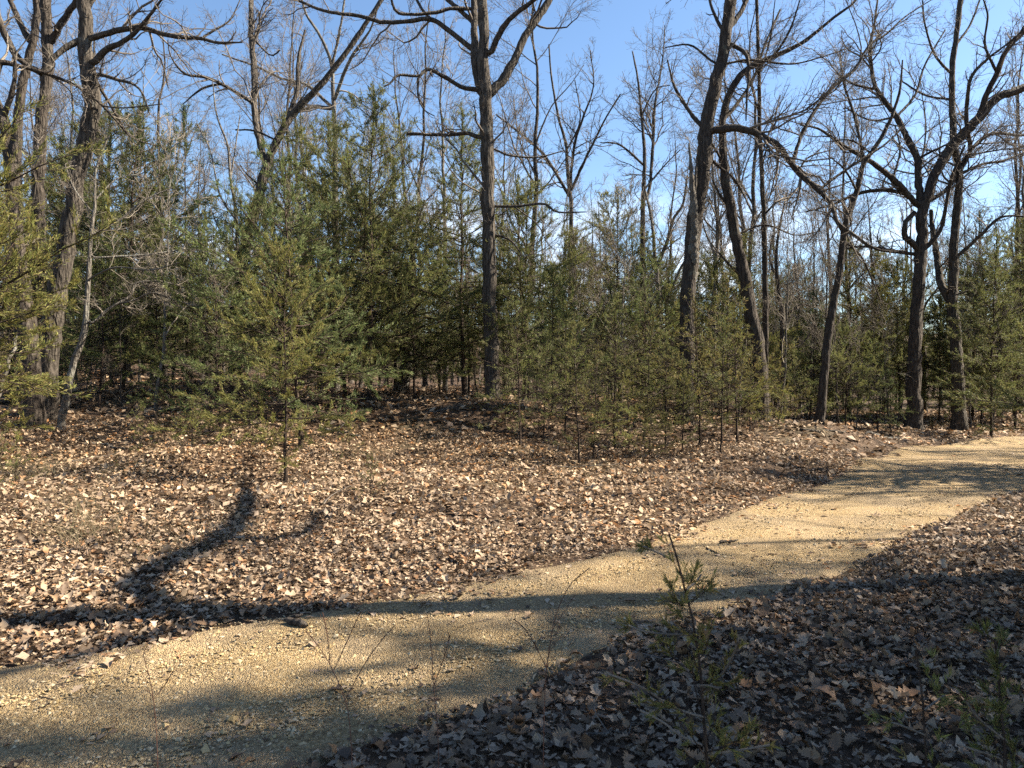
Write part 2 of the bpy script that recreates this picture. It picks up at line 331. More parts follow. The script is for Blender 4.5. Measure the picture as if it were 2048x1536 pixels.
# ------------------------------------------------------------------ tree builders
def trunk_mesh(mb, P, W, rng, sides=14, mat=0, flare=True):
    P, W = P.copy(), W.copy()
    if flare:
        h = np.linalg.norm(P - P[0], axis=1); P, W = np.concatenate([P[:1], P[:1] + (P[1:2] - P[:1]) * np.array([[0.25], [0.5], [0.75]]), P[1:]]), np.concatenate([W[:1], W[:1], W[:1], W[:1], W[1:]])
        h = np.linalg.norm(P - P[0], axis=1); W = W * (1 + 0.42 * np.exp(-h / (W[0] * 1.2)))
    n0 = len(mb.V); tubes(mb, P, W, sides, mat, rough=0.055, rng=rng)
    if flare:
        V = mb.V[n0].reshape(len(P), sides, 3); a = np.arange(sides) / sides * 2 * np.pi; ph = rng.uniform(0, 6.28, 2)
        lob = (0.5 * np.cos(3 * a + ph[0]) + 0.5 * np.cos(5 * a + ph[1]))[None] * (0.32 * np.exp(-h / (W[0] * 1.0)))[:, None] + 0.05 * np.cos(2 * a + ph[1])[None]
        mb.V[n0] = (P[:, None] + (V - P[:, None]) * (1 + lob)[..., None]).reshape(-1, 3)
def pix_poly(pts, d0, drift, rng, step=0.16):
    """polyline of photo pixels (x, y, width) -> world points and radii; depth drifts along it"""
    pts = np.array(pts, float); s = np.concatenate([[0], np.cumsum(np.hypot(*np.diff(pts[:, :2], axis=0).T))]); s /= s[-1]
    dd = d0 + drift * s
    Wd = np.stack([(pts[:, 0] - 1024) / F * dd, dd, EYE - (pts[:, 1] - 768) / F * dd, pts[:, 2] / F * dd / 2 * 0.92], 1)
    n = max(5, int(np.linalg.norm(np.diff(Wd[:, :3], axis=0), axis=1).sum() / step))
    C = cr(Wd, n); C[:, 3] = np.interp(np.linspace(0, 1, n), np.linspace(0, 1, len(Wd)), Wd[:, 3])
    C[1:, :3] += rng.normal(0, 1, (n - 1, 3)) * np.minimum(0.012, C[1:, 3:4] * 0.075)
    return C[:, :3], np.maximum(C[:, 3], 0.003)
def rs(P, R, K):
    s = np.linspace(0, 1, len(P)); u = np.linspace(0, 1, K)
    return np.stack([np.interp(u, s, P[:, i]) for i in range(3)], 1), np.interp(u, s, R)
def hero(name, label, d, trunk, limbs, seed, bark, twig, top=4.0, n2=60, n3=420, n4=1300, epi=40, rmin=0.0037, ground=True, group=None, cat='tree', limb_name='limb', extra_top=True, stubs=()):
    rng = np.random.default_rng(seed)
    P, R = pix_poly(trunk, d, rng.uniform(-0.3, 0.3), rng)
    if ground:
        b = P[0].copy(); b[2] = zf(b[0:1], b[1:2])[0] - 0.12
        P = np.concatenate([[b], P[P[:, 2] > b[2] + 0.15]]); R = np.concatenate([[R[0]], R[-(len(P) - 1):]])
    if extra_top and trunk[-1][1] <= 20:
        n = int(top / 0.3); dv = nrm((P[-1] - P[-6])[None])[0]; ex = []; p = P[-1]
        for k in range(n):
            dv = nrm((dv + rng.normal(0, 0.09, 3) + np.array([0, 0, 0.04]))[None])[0]; p = p + dv * 0.3; ex.append(p)
        P = np.concatenate([P, ex]); R = np.concatenate([R, R[-1] * np.linspace(0.97, 0.2, n)])
    base = P[0].copy(); base[2] += 0.12
    root = empty(name, base); tag(root, label, cat, group)
    mb = MB(); trunk_mesh(mb, P - base, R, rng); mb.build('trunk', bark, root)
    polys = []
    K = 16
    for lm in limbs:
        start = lm[0]; lenpx = sum(math.hypot(lm[i + 1][0] - lm[i][0], lm[i + 1][1] - lm[i][1]) for i in range(len(lm) - 1))
        def scr(Q): return np.stack([Q[:, 0] / Q[:, 1] * F + 1024, 768 - (Q[:, 2] - EYE) / Q[:, 1] * F], 1)
        best = None
        for pp in [(P, R)] + polys:      # the limb leaves whichever wood is closest to where it starts
            e = np.linalg.norm(scr(pp[0]) - np.array(start[:2]), axis=1) - pp[1] / d * F * 0.8; k = e.argmin()
            if best is None or e[k] < best[0] - 2: best = (e[k], pp[0][k])
        d0 = best[1][1]; q0 = scr(best[1][None])[0]
        if math.hypot(q0[0] - start[0], q0[1] - start[1]) > 2.5: lm = [(q0[0], q0[1], start[2] * 1.05)] + list(lm)
        LP, LR = pix_poly(lm, d0, rng.choice([-1, 1]) * rng.uniform(0.15, 0.4) * lenpx / F * d, rng, 0.11)
        mb = MB(); tubes(mb, LP - base, LR, 9, rough=0.06, rng=rng); mb.build(limb_name, bark, root)
        polys.append((LP, LR))
    for pts, mt, dr, nm in stubs:
        LP, LR = pix_poly(pts, P[len(P) // 4, 1], dr, rng, 0.05); mb = MB(); tubes(mb, LP - base, LR, 9, rough=0.13, rng=rng); mb.build(nm, mt, root)
    # unseen or small limbs, branches and twigs: one crown
    A = [rs(p, r, K) for p, r in polys]
    up = P[len(P) // 3:], R[len(P) // 3:]
    TP = np.stack([rs(*up, K)[0]]); TR = np.stack([rs(*up, K)[1]])
    mb = MB(); S = []
    if extra_top and trunk[-1][1] <= 20:
        tp, tr = rs(P[-int(top / 0.3):], R[-int(top / 0.3):], K)
        g = grow(rng, tp[None], tr[None], 7, 0.05, 1, (0.5, 1.0), 0.75, K, 0.13, 0.05, 0.55, 0.25); S.append(g); tubes(mb, g[0] - base, g[1], 6)
    if A: S.append((np.stack([a[0] for a in A]), np.stack([a[1] for a in A])))
    S.append(grow(rng, TP, TR * 0.35, 5, 0.1, 1, (0.7, 1.3), 0.16, K, 0.14, 0.04, 0.6, 0.3, rmin=0.006)); tubes(mb, S[-1][0] - base, S[-1][1], 5)
    P1 = np.concatenate([s[0] for s in S]); R1 = np.concatenate([s[1] for s in S])
    P2, R2 = grow(rng, P1, np.minimum(R1, 0.06), n2, 0.12, 1.0, (0.5, 1.15), 0.42, 9, 0.22, 0.06, 0.5, 0.35, rmin=rmin * 1.9, lmin=0.3, lmax=2.6)
    tubes(mb, P2 - base, R2, 5)
    if epi:
        E, ER = grow(rng, TP, TR * 0.06, epi, 0.0, 0.9, (0.7, 1.5), 0.05, 6, 0.3, 0.08, 0.6, 0.4, rmin=rmin * 1.2, lmin=0.15, lmax=0.9)
        tubes(mb, E - base, ER, 4); P2e = np.concatenate([rs_batch(P2, 9), rs_batch(E, 9)]); R2e = np.concatenate([R2, rs_batch(ER[..., None], 9)[..., 0]])
    else: P2e, R2e = P2, R2
    tip = grow(rng, P1, R1 * 0 + 0.012, n2 // 2, 0.5, 1.0, (0.3, 0.9), 0.25, 9, 0.24, 0.06, 0.6, 0.35, rmin=rmin * 1.5, lmin=0.25, lmax=1.3)
    tubes(mb, tip[0] - base, tip[1], 4)
    P2e = np.concatenate([P2e, tip[0]]); R2e = np.concatenate([R2e, tip[1]])
    P3, R3 = grow(rng, P2e, R2e, n3, 0.15, 1.0, (0.4, 1.05), 0.5, 6, 0.27, 0.06, 0.6, 0.4, rmin=rmin * 1.15, lmin=0.2, lmax=1.1)
    tubes(mb, P3 - base, R3, 3)
    P4, R4 = grow(rng, P3, R3, n4, 0.1, 1.0, (0.4, 1.0), 0.5, 4, 0.25, 0.05, 0.7, 0.5, rmin=rmin * 0.85, lmin=0.1, lmax=0.5)
    tubes(mb, P4 - base, R4, 3)
    mb.build('crown', twig, root)
    return root
def rs_batch(P, K):
    k0 = P.shape[1]; f = np.linspace(0, k0 - 1, K); i = np.minimum(f.astype(int), k0 - 2); w = (f - i)[None, :, None]
    return P[:, i] * (1 - w) + P[:, i + 1] * w
def copy_tree(o, parent=None):
    c = o.copy(); COL.objects.link(c)
    if parent is not None: c.parent = parent
    for ch in list(o.children): copy_tree(ch, c)
    return c
def place(proto, x, y, s=1.0, rz=0.0, label=None, group=None, tilt=(0, 0), sz=1.0):
    """the prototype itself the first time, then copies"""
    if proto.get('used'): o = copy_tree(proto)
    else: o = proto
    proto['used'] = 1
    o.location = (x, y, float(zf(np.array([x]), np.array([y]))[0]) - 0.02)
    o.rotation_euler = (tilt[0], tilt[1], rz); o.scale = (s, s, s * sz)
    if label: o['label'] = label
    if group: o['group'] = group
    elif 'group' in o: del o['group']
    return o
PROTOS = []
def bare_proto(name, seed, H, r0, lean=0.0, nl=16, n2=90, n3=620, n4=1900, bark=None, twig=None, t0=0.3, lf=0.34, ang=(0.4, 0.9), rmin=0.0045, cat='tree'):
    rng = np.random.default_rng(seed); K = 20
    z = np.linspace(-0.1, H, K); P = np.zeros((K, 3)); P[:, 2] = z
    w = np.cumsum(rng.normal(0, 0.05 * H / 10, (K, 2)), 0); P[:, :2] = w - w[0]; P[:, 0] += lean * z
    R = r0 * (1 - 0.9 * np.linspace(0, 1, K) ** 1.1); R = np.maximum(R, 0.006)
    root = empty(name, (0, 0, 0)); tag(root, 'bare tree', cat)
    mb = MB(); trunk_mesh(mb, P, R, rng, 10); mb.build('trunk', bark, root)
    mb = MB()
    P1, R1 = grow(rng, P[None], R[None], nl, t0, 0.98, ang, lf, 10, 0.13, 0.09, 0.55, 0.25, rmin=0.008); tubes(mb, P1, R1, 5)
    P2, R2 = grow(rng, P1, R1, n2, 0.12, 1, (0.4, 1.0), 0.5, 7, 0.18, 0.07, 0.55, 0.35, rmin=rmin * 1.6, lmin=0.3); tubes(mb, P2, R2, 4)
    P3, R3 = grow(rng, P2, R2, n3, 0.1, 1, (0.35, 0.95), 0.55, 5, 0.22, 0.06, 0.6, 0.4, rmin=rmin, lmin=0.25); tubes(mb, P3, R3, 3)
    P4, R4 = grow(rng, P3, R3, n4, 0.1, 1, (0.35, 0.9), 0.6, 4, 0.22, 0.05, 0.7, 0.5, rmin=rmin * 0.8, lmin=0.15, lmax=0.7); tubes(mb, P4, R4, 3)
    mb.build('crown', twig, root); PROTOS.append(root)
    return root
def blades(mb, rng, B, D, ln, w, pal, mat=1):
    n = len(B); D = nrm(D); ref = nrm(rng.normal(0, 1, (n, 3))); U = nrm(np.cross(D, ref))
    l = ln * rng.uniform(0.55, 1.35, n)[:, None]; ww = w * rng.uniform(0.7, 1.3, n)[:, None]
    tip = B + D * l + np.cross(D, U) * l * rng.normal(0, 0.12, (n, 1)); mid = B + D * l * 0.45
    V = np.stack([B, mid + U * ww / 2, tip, mid - U * ww / 2], 1)
    c = pal[rng.integers(0, len(pal), n)] * rng.uniform(0.75, 1.25, (n, 1))
    mb.add(V.reshape(-1, 3), np.arange(4 * n).reshape(-1, 4), mat, np.repeat(c, 4, 0), smooth=False)
PAL_OLIVE = np.array([(0.12, 0.138, 0.05), (0.148, 0.162, 0.058), (0.092, 0.113, 0.044), (0.178, 0.172, 0.07), (0.135, 0.115, 0.056)])
PAL_GREEN = np.array([(0.105, 0.12, 0.044), (0.13, 0.145, 0.052), (0.08, 0.098, 0.04), (0.17, 0.165, 0.065), (0.12, 0.10, 0.05)])
PAL_BLUE = np.array([(0.055, 0.085, 0.045), (0.075, 0.105, 0.055), (0.045, 0.07, 0.04), (0.10, 0.11, 0.055)])
def cedar_proto(name, seed, H, Rm, nb, z0, bl, bw, pal, nsec=7.0, dens=95, tall=0.8, dead=10, lean=0.0, cat='cedar'):
    rng = np.random.default_rng(seed); K = 14
    z = np.linspace(-0.08, H, K); P = np.zeros((K, 3)); P[:, 2] = z
    w = np.cumsum(rng.normal(0, 0.012 * H / 4, (K, 2)), 0); P[:, :2] = w - w[0]; P[:, 0] += lean * z
    R = np.maximum((0.0065 * H + 0.005) * (1 - 0.93 * np.linspace(0, 1, K)), 0.004)
    root = empty(name, (0, 0, 0)); tag(root, 'cedar', cat)
    mb = MB(); trunk_mesh(mb, P, R, rng, 8, flare=H > 3); mb.build('trunk', M_CEDARBARK, root)
    mb = MB()
    u = (np.arange(nb) + rng.random(nb)) / nb; zb = z0 + (H * 0.985 - z0) * u ** 0.92; t = (zb - z0) / (H - z0)
    az = np.arange(nb) * 2.39996 + rng.normal(0, 0.5, nb)
    sec = rng.uniform(0.62, 1.15, 7); asym = sec[((az % 6.2832) / 6.2832 * 7).astype(int) % 7]
    Lb = asym * Rm * (1 - t) ** tall * (0.72 + 0.28 * np.minimum(1, t / 0.2)) * np.where(rng.random(nb) < 0.3, rng.uniform(0.15, 0.5, nb), rng.uniform(0.6, 1.3, nb)) + 0.05
    el = -0.02 + 1.05 * t ** 1.6 + rng.normal(0, 0.2, nb)
    dv = np.stack([np.cos(az) * np.cos(el), np.sin(az) * np.cos(el), np.sin(el)], 1)
    KB = 7; B = np.zeros((nb, KB, 3)); B[:, 0] = lerp_poly(np.repeat(P[None], nb, 0), (zb + 0.08) / (H + 0.08))
    for k in range(1, KB):
        dv = nrm(dv + rng.normal(0, 0.10, (nb, 3)) + np.array([0, 0, 0.05])); B[:, k] = B[:, k - 1] + dv * (Lb / (KB - 1))[:, None]
    BR = (0.004 + 0.006 * Lb)[:, None] * np.linspace(1, 0.3, KB)[None]; tubes(mb, B, BR, 4, 0)
    if dead:
        dz = H * rng.uniform(0.08, 0.75, dead) ** 1.3; db = lerp_poly(np.repeat(P[None], dead, 0), dz / H)
        da = rng.uniform(0, 6.28, dead); D = np.zeros((dead, 6, 3)); D[:, 0] = db; dd = np.stack([np.cos(da), np.sin(da), rng.normal(-0.05, 0.25, dead)], 1)
        for k in range(1, 6): dd = nrm(dd + rng.normal(0, 0.16, (dead, 3))); D[:, k] = D[:, k - 1] + dd * (Rm * rng.uniform(0.08, 0.18, dead))[:, None]
        DR = np.full((dead, 6), 0.006) * np.linspace(1, 0.35, 6); tubes(mb, D, DR, 3, 0)
        G2 = grow(rng, D, DR, dead * 4, 0.2, 1, (0.5, 1.0), 0.4, 4, 0.2, 0.0, 0.6, 0.5, rmin=0.002); tubes(mb, *G2, 3, 0)
    ns = int(plen(B).sum() * nsec)
    S2, SR = grow(rng, B, BR, ns, 0.12, 1.0, (0.45, 0.95), 0.42, 5, 0.13, 0.05, 0.6, 0.4, rmin=0.0022, flat=0.55, lmin=0.08, lmax=0.6, tpow=0.8); tubes(mb, S2, SR, 3, 0)
    n = int(plen(S2).sum() * dens); thin = rng.uniform(0.05, 1.0, len(S2)) ** 1.4; thinB = rng.uniform(0.05, 1.0, nb)
    for src, m, tw in ((S2, n, thin), (B, int(n * 0.14), thinB)):
        ln = plen(src) * tw; idx = rng.choice(len(src), m, p=ln / ln.sum()); tt = 0.18 + 0.82 * rng.random(m)
        b = lerp_poly(src[idx], tt); tn = nrm(lerp_poly(src[idx], np.minimum(tt + 0.1, 1)) - lerp_poly(src[idx], np.maximum(tt - 0.1, 0)))
        dd = tn + rng.normal(0, 0.38, (m, 3)) + np.array([0, 0, 0.1]); b = b + rng.normal(0, bl * 0.22, (m, 3))
        blades(mb, rng, b, dd, bl, bw, pal)
    m = int(60 * H); zz = rng.uniform(0.82, 1.0, m); b = lerp_poly(np.repeat(P[None], m, 0), zz)
    blades(mb, rng, b, rng.normal(0, 0.5, (m, 3)) + np.array([0, 0, 1.0]), bl * 1.1, bw, pal)
    mb.build('crown', [M_CEDARBARK, M_FOL], root); PROTOS.append(root)
    return root

# ------------------------------------------------------------------ large bare trees, traced where they stand
hero('oak_tree', 'tall straight oak rising alone from the leaf bank with paired upswept limbs', 16, [(984, 803, 33), (983, 700, 32), (980, 600, 31), (978, 513, 30), (975, 342, 29), (973, 239, 29), (970, 178, 31), (966, 120, 27), (968, 68, 23), (964, 0, 22)],
     [[(962, 185, 18), (952, 140, 17), (949, 103, 15), (948, 34, 14), (946, -30, 12), (930, -120, 8)],
      [(985, 182, 20), (1012, 150, 17), (1033, 113, 16), (1046, 79, 15), (1070, 44, 15), (1094, 7, 14), (1118, -40, 12), (1150, -120, 8)],
      [(982, 104, 13), (1002, 62, 11), (1026, 31, 10), (1060, 7, 9), (1100, -25, 7)],
      [(945, 98, 11), (903, 65, 10), (862, 39, 9), (814, 43, 9), (766, 44, 8), (718, 32, 7), (650, 22, 6), (585, -3, 5), (520, -20, 4)],
      [(862, 39, 6), (841, 14, 6), (825, -20, 5)], [(946, 44, 10), (917, 17, 9), (896, 0, 9), (860, -40, 7)],
      [(945, 18, 8), (903, 17, 8), (862, 26, 7), (800, 27, 7), (783, 0, 6), (780, -40, 5)],
      [(958, 180, 10), (923, 174, 9), (889, 154, 9), (855, 138, 8), (838, 152, 7), (797, 150, 6), (780, 167, 5), (768, 173, 3)],
      [(838, 152, 5), (836, 191, 4), (848, 219, 3), (869, 232, 2)], [(960, 275, 9), (934, 267, 8), (889, 270, 7), (814, 267, 7)],
      [(986, 297, 5), (1019, 311, 4), (1077, 314, 3.5), (1128, 301, 2)], [(990, 413, 6), (1036, 412, 5), (1087, 408, 5), (1115, 424, 4), (1173, 424, 2)],
      [(1029, 414, 3), (1074, 448, 3), (1094, 485, 2), (1110, 500, 1.5)], [(992, 470, 5), (1020, 480, 4), (1040, 505, 3), (1048, 535, 2)], [(993, 585, 4), (1025, 600, 3), (1056, 613, 2)]],
     1, M_OAK, M_TWIG, n2=60, n3=380, n4=1300, epi=70)
hero('oak_tree', 'rough barked oak with a long limb arching over the sapling thicket beside its twin', 13.6, [(95, 830, 42), (94, 792, 39), (96, 740, 38), (99, 689, 38), (106, 641, 38), (120, 552, 36), (135, 470, 34), (148, 410, 33), (150, 359, 32), (167, 308, 32), (178, 256, 32), (186, 205, 32), (178, 154, 31), (171, 103, 29), (171, 51, 27), (167, 0, 26)],
     [[(181, 77, 13), (219, 65, 12), (260, 56, 12), (294, 58, 11), (335, 70, 10), (369, 75, 9), (403, 77, 8), (434, 85, 6), (485, 85, 3)],
      [(188, 125, 13), (212, 99, 11), (239, 87, 10), (267, 68, 8), (300, 30, 6), (330, -10, 4)], [(165, 80, 13), (137, 92, 12), (109, 113, 11), (80, 150, 8)],
      [(186, 150, 8), (205, 150, 7), (239, 161, 6), (263, 167, 5), (284, 185, 4), (300, 230, 2)], [(403, 77, 5), (430, 60, 4), (460, 40, 3), (480, 0, 2)], [(172, 20, 12), (190, -10, 11), (230, -50, 8)], [(175, 130, 7), (215, 200, 5), (260, 270, 4), (312, 292, 2)]],
     2, M_OAK, M_TWIG, n2=90, n3=650, n4=2400, epi=90)
hero('oak_tree', 'furrowed dark oak with a leaning trunk standing just before its twin', 13.0, [(69, 862, 42), (68, 843, 39), (65, 758, 37), (58, 689, 38), (48, 604, 36), (38, 508, 27), (31, 444, 27), (24, 393, 26), (22, 342, 25), (15, 290, 25), (7, 239, 24), (-20, 190, 20), (-45, 100, 16), (-60, 0, 12)],
     [[(5, 240, 12), (20, 200, 10), (30, 150, 8), (28, 110, 6)], [(-10, 150, 14), (0, 126, 8), (27, 130, 7), (79, 143, 6), (150, 171, 5), (205, 212, 4), (260, 273, 3)], [(205, 212, 3), (245, 216, 3), (325, 208, 2)], [(40, 520, 6), (80, 545, 4), (110, 560, 2)]],
     3, M_DARK, M_TWIGP, n2=60, n3=420, n4=1500, epi=50)
hero('oak_tree', 'forking oak with a straight grey trunk behind the furrowed twin oaks', 16.2, [(82, 800, 26), (78, 600, 26), (77, 420, 26), (79, 290, 25), (82, 239, 25), (89, 191, 25), (96, 130, 24), (94, 68, 23), (92, 0, 22)],
     [[(104, 80, 14), (126, 41, 13), (147, 10, 12), (175, -40, 9)], [(92, 150, 14), (60, 135, 12), (34, 113, 13), (20, 89, 14), (0, 48, 14), (-30, -10, 10)]], 4, M_DARK, M_TWIG, n2=60, n3=400, n4=1300, epi=60)
hero('oak_tree', 'slighter oak forking high up beside the straight grey trunk', 17, [(45, 790, 20), (38, 600, 20), (33, 420, 20), (34, 273, 20), (38, 222, 20), (44, 171, 20), (61, 103, 19), (72, 51, 16), (72, 0, 14)],
     [[(58, 80, 13), (38, 41, 11), (20, 0, 10), (0, -50, 8)]], 5, M_DARK, M_TWIG, n2=50, n3=280, n4=700, epi=40)
hero('bare_sapling', 'pale slender leaning sapling with long bright side branches next to the twin oaks', 12.6, [(123, 840, 15), (137, 775, 14), (147, 723, 13), (167, 672, 13), (174, 604, 10), (178, 535, 9), (184, 450, 8), (190, 410, 7), (191, 342, 5), (205, 301, 4), (219, 270, 3)],
     [[(188, 645, 6), (212, 622, 6), (236, 607, 6), (260, 593, 5), (273, 566, 5), (297, 563, 4), (325, 563, 3), (370, 575, 2)], [(236, 607, 4), (270, 600, 4), (305, 585, 3), (350, 600, 2), (395, 612, 2)], [(186, 515, 5), (239, 513, 4), (308, 508, 4), (376, 498, 2), (420, 505, 1.5)], [(188, 470, 5), (239, 440, 4), (290, 400, 3), (345, 375, 2)],
      [(190, 400, 4), (230, 360, 3), (270, 350, 2), (300, 360, 1.5)], [(189, 430, 3), (150, 380, 3), (130, 330, 2)], [(176, 560, 4), (230, 535, 3), (300, 540, 3), (360, 525, 2)]],
     6, M_PALE, M_TWIGP, n2=50, n3=420, n4=1300, epi=30, extra_top=False, rmin=0.0028)
hero('oak_tree', 'forked oak splitting into two slim stems above the cedar tops', 19, [(470, 765, 27), (472, 620, 25), (485, 530, 24), (496, 472, 23), (513, 410, 22), (526, 359, 22), (533, 335, 21), (545, 300, 16), (578, 239, 15), (608, 205, 14), (649, 161, 12), (697, 99, 11), (750, 20, 9)],
     [[(533, 330, 14), (516, 273, 14), (509, 212, 14), (508, 137, 13), (502, 68, 11), (502, 0, 10), (498, -60, 8)], [(508, 208, 8), (478, 188, 7), (441, 167, 7), (410, 154, 6), (369, 147, 5), (342, 113, 3), (335, 80, 2)], [(441, 168, 5), (403, 178, 4), (366, 208, 2)], [(575, 245, 9), (581, 219, 9), (595, 178, 8), (596, 123, 6), (610, 60, 4)], [(500, 70, 5), (540, 110, 4), (560, 100, 3)], [(560, 285, 4), (510, 262, 4), (470, 260, 3)], [(520, 372, 4), (495, 350, 3), (480, 330, 2)]],
     7, M_OAK, M_TWIG, n2=60, n3=420, n4=1500, epi=30)
hero('bare_tree', 'pale straight tree behind the tall dark cedar, sending up many thin stems', 23, [(672, 760, 17), (672, 560, 16), (670, 342, 14), (670, 273, 13), (666, 191, 12), (663, 130, 10), (642, 75, 8), (612, 27, 6), (600, -20, 4)],
     [[(664, 215, 7), (615, 171, 6), (564, 157, 5), (513, 133, 4), (444, 109, 3)], [(664, 130, 6), (680, 60, 5), (690, -10, 4)], [(668, 200, 8), (700, 120, 6), (740, 60, 4), (760, 0, 3)], [(666, 217, 9), (630, 214, 8), (595, 222, 6)]], 8, M_PALE, M_TWIGP, n2=70, n3=450, n4=1300, epi=20)
hero('oak_tree', 'massive oak leaning away from the path with a mossy limb arching down', 15.5, [(1367, 852, 38), (1370, 780, 35), (1373, 706, 33), (1377, 578, 31), (1384, 511, 31), (1388, 438, 31), (1399, 383, 31), (1406, 329, 30), (1410, 274, 30), (1420, 219, 28), (1431, 164, 27), (1446, 110, 25), (1453, 55, 24), (1461, 0, 23)],
     [[(1424, 262, 16), (1475, 256, 15), (1519, 270, 14), (1556, 292, 13), (1578, 321, 13), (1599, 347, 12), (1632, 376, 11), (1662, 409, 10), (1676, 446, 9), (1709, 471, 8), (1749, 497, 6), (1790, 505, 4)],
      [(1585, 328, 8), (1603, 270, 8), (1629, 223, 7), (1665, 175, 7), (1709, 139, 6), (1738, 91, 5), (1775, 66, 4), (1811, 33, 3), (1862, 0, 2)], [(1637, 380, 6), (1687, 343, 6), (1738, 310, 5), (1775, 285, 4), (1820, 240, 2)], [(1596, 343, 4), (1618, 314, 4), (1665, 299, 2)],
      [(1408, 258, 9), (1384, 230, 8), (1362, 197, 7), (1347, 168, 5), (1335, 120, 3)], [(1450, 84, 9), (1490, 106, 7), (1497, 146, 6), (1494, 190, 5), (1492, 241, 3)], [(1455, 60, 11), (1483, 22, 10), (1500, -20, 9), (1520, -80, 6)], [(1445, 60, 7), (1425, 20, 6), (1415, -20, 5)],
      [(1420, 120, 5), (1380, 90, 4), (1330, 95, 2)], [(1440, 130, 5), (1500, 120, 5), (1580, 128, 4), (1640, 115, 3), (1700, 95, 2)], [(1410, 310, 7), (1440, 335, 6), (1470, 360, 5), (1490, 395, 3)]],
     9, M_DARK, M_TWIG, n2=120, n3=1100, n4=2700, epi=50,
     stubs=[([(1384, 560, 22), (1387, 500, 22), (1388, 431, 19), (1384, 365, 14), (1381, 320, 9), (1378, 286, 3)], M_PALE, -0.28, 'broken_stub'), ([(1388, 450, 12), (1390, 380, 8), (1393, 325, 5), (1395, 295, 1)], M_PALE, -0.25, 'splinter')])
hero('oak_tree', 'dark curving oak bent over, its trunk sweeping back above the cedars', 17, [(1523, 848, 32), (1521, 760, 30), (1515, 687, 28), (1504, 633, 27), (1490, 560, 26), (1475, 490, 25), (1461, 413, 23), (1450, 347, 21), (1446, 292, 19), (1446, 237, 17), (1457, 194, 15), (1479, 153, 14), (1505, 131, 12), (1548, 113, 10), (1607, 84, 8), (1665, 37, 6), (1702, 11, 5)],
     [[(1447, 240, 8), (1480, 200, 7), (1510, 150, 6), (1530, 90, 5), (1560, 20, 4)], [(1448, 330, 6), (1425, 290, 5), (1405, 270, 3)], [(1462, 420, 6), (1440, 390, 5), (1425, 360, 3)], [(1490, 560, 6), (1450, 520, 4), (1425, 490, 3)], [(1548, 113, 5), (1580, 60, 4), (1600, 0, 3)], [(1470, 470, 5), (1530, 450, 4), (1590, 470, 3), (1640, 462, 2)]],
     11, M_DARK, M_TWIG, n2=80, n3=520, n4=1700, epi=50)
hero('bare_tree', 'thin straight tree growing right against the bent dark oak', 17.4, [(1529, 846, 13), (1531, 700, 12), (1530, 559, 12), (1528, 438, 11), (1523, 329, 10), (1519, 256, 9), (1519, 183, 8), (1516, 90, 7), (1514, 0, 6)],
     [[(1528, 430, 5), (1560, 400, 4), (1600, 395, 2)], [(1522, 300, 4), (1545, 250, 3), (1560, 190, 2)], [(1519, 230, 4), (1500, 160, 3), (1495, 100, 2)], [(1518, 150, 4), (1540, 80, 3), (1550, 0, 2)]], 12, M_DARK, M_TWIG, n2=50, n3=350, n4=800, epi=40, top=3)
hero('bare_tree', 'slim dark tree leaning towards the path, standing apart on the leaf bank', 16.5, [(1640, 850, 20), (1647, 760, 18), (1654, 687, 17), (1665, 614, 16), (1680, 541, 15), (1687, 475, 14), (1694, 438, 13), (1713, 383, 12), (1727, 329, 11), (1757, 285, 9), (1782, 237, 7), (1800, 180, 5), (1805, 120, 3)],
     [[(1729, 330, 7), (1718, 270, 6), (1705, 219, 5), (1687, 164, 4), (1680, 100, 2)], [(1685, 480, 5), (1720, 510, 4), (1745, 560, 3), (1760, 600, 2)], [(1688, 470, 4), (1660, 430, 3), (1630, 420, 2)], [(1715, 385, 5), (1690, 340, 4), (1655, 310, 2)], [(1740, 305, 4), (1700, 280, 3), (1650, 285, 2)]], 13, M_DARK, M_TWIG, n2=70, n3=450, n4=1500, epi=40, extra_top=False)
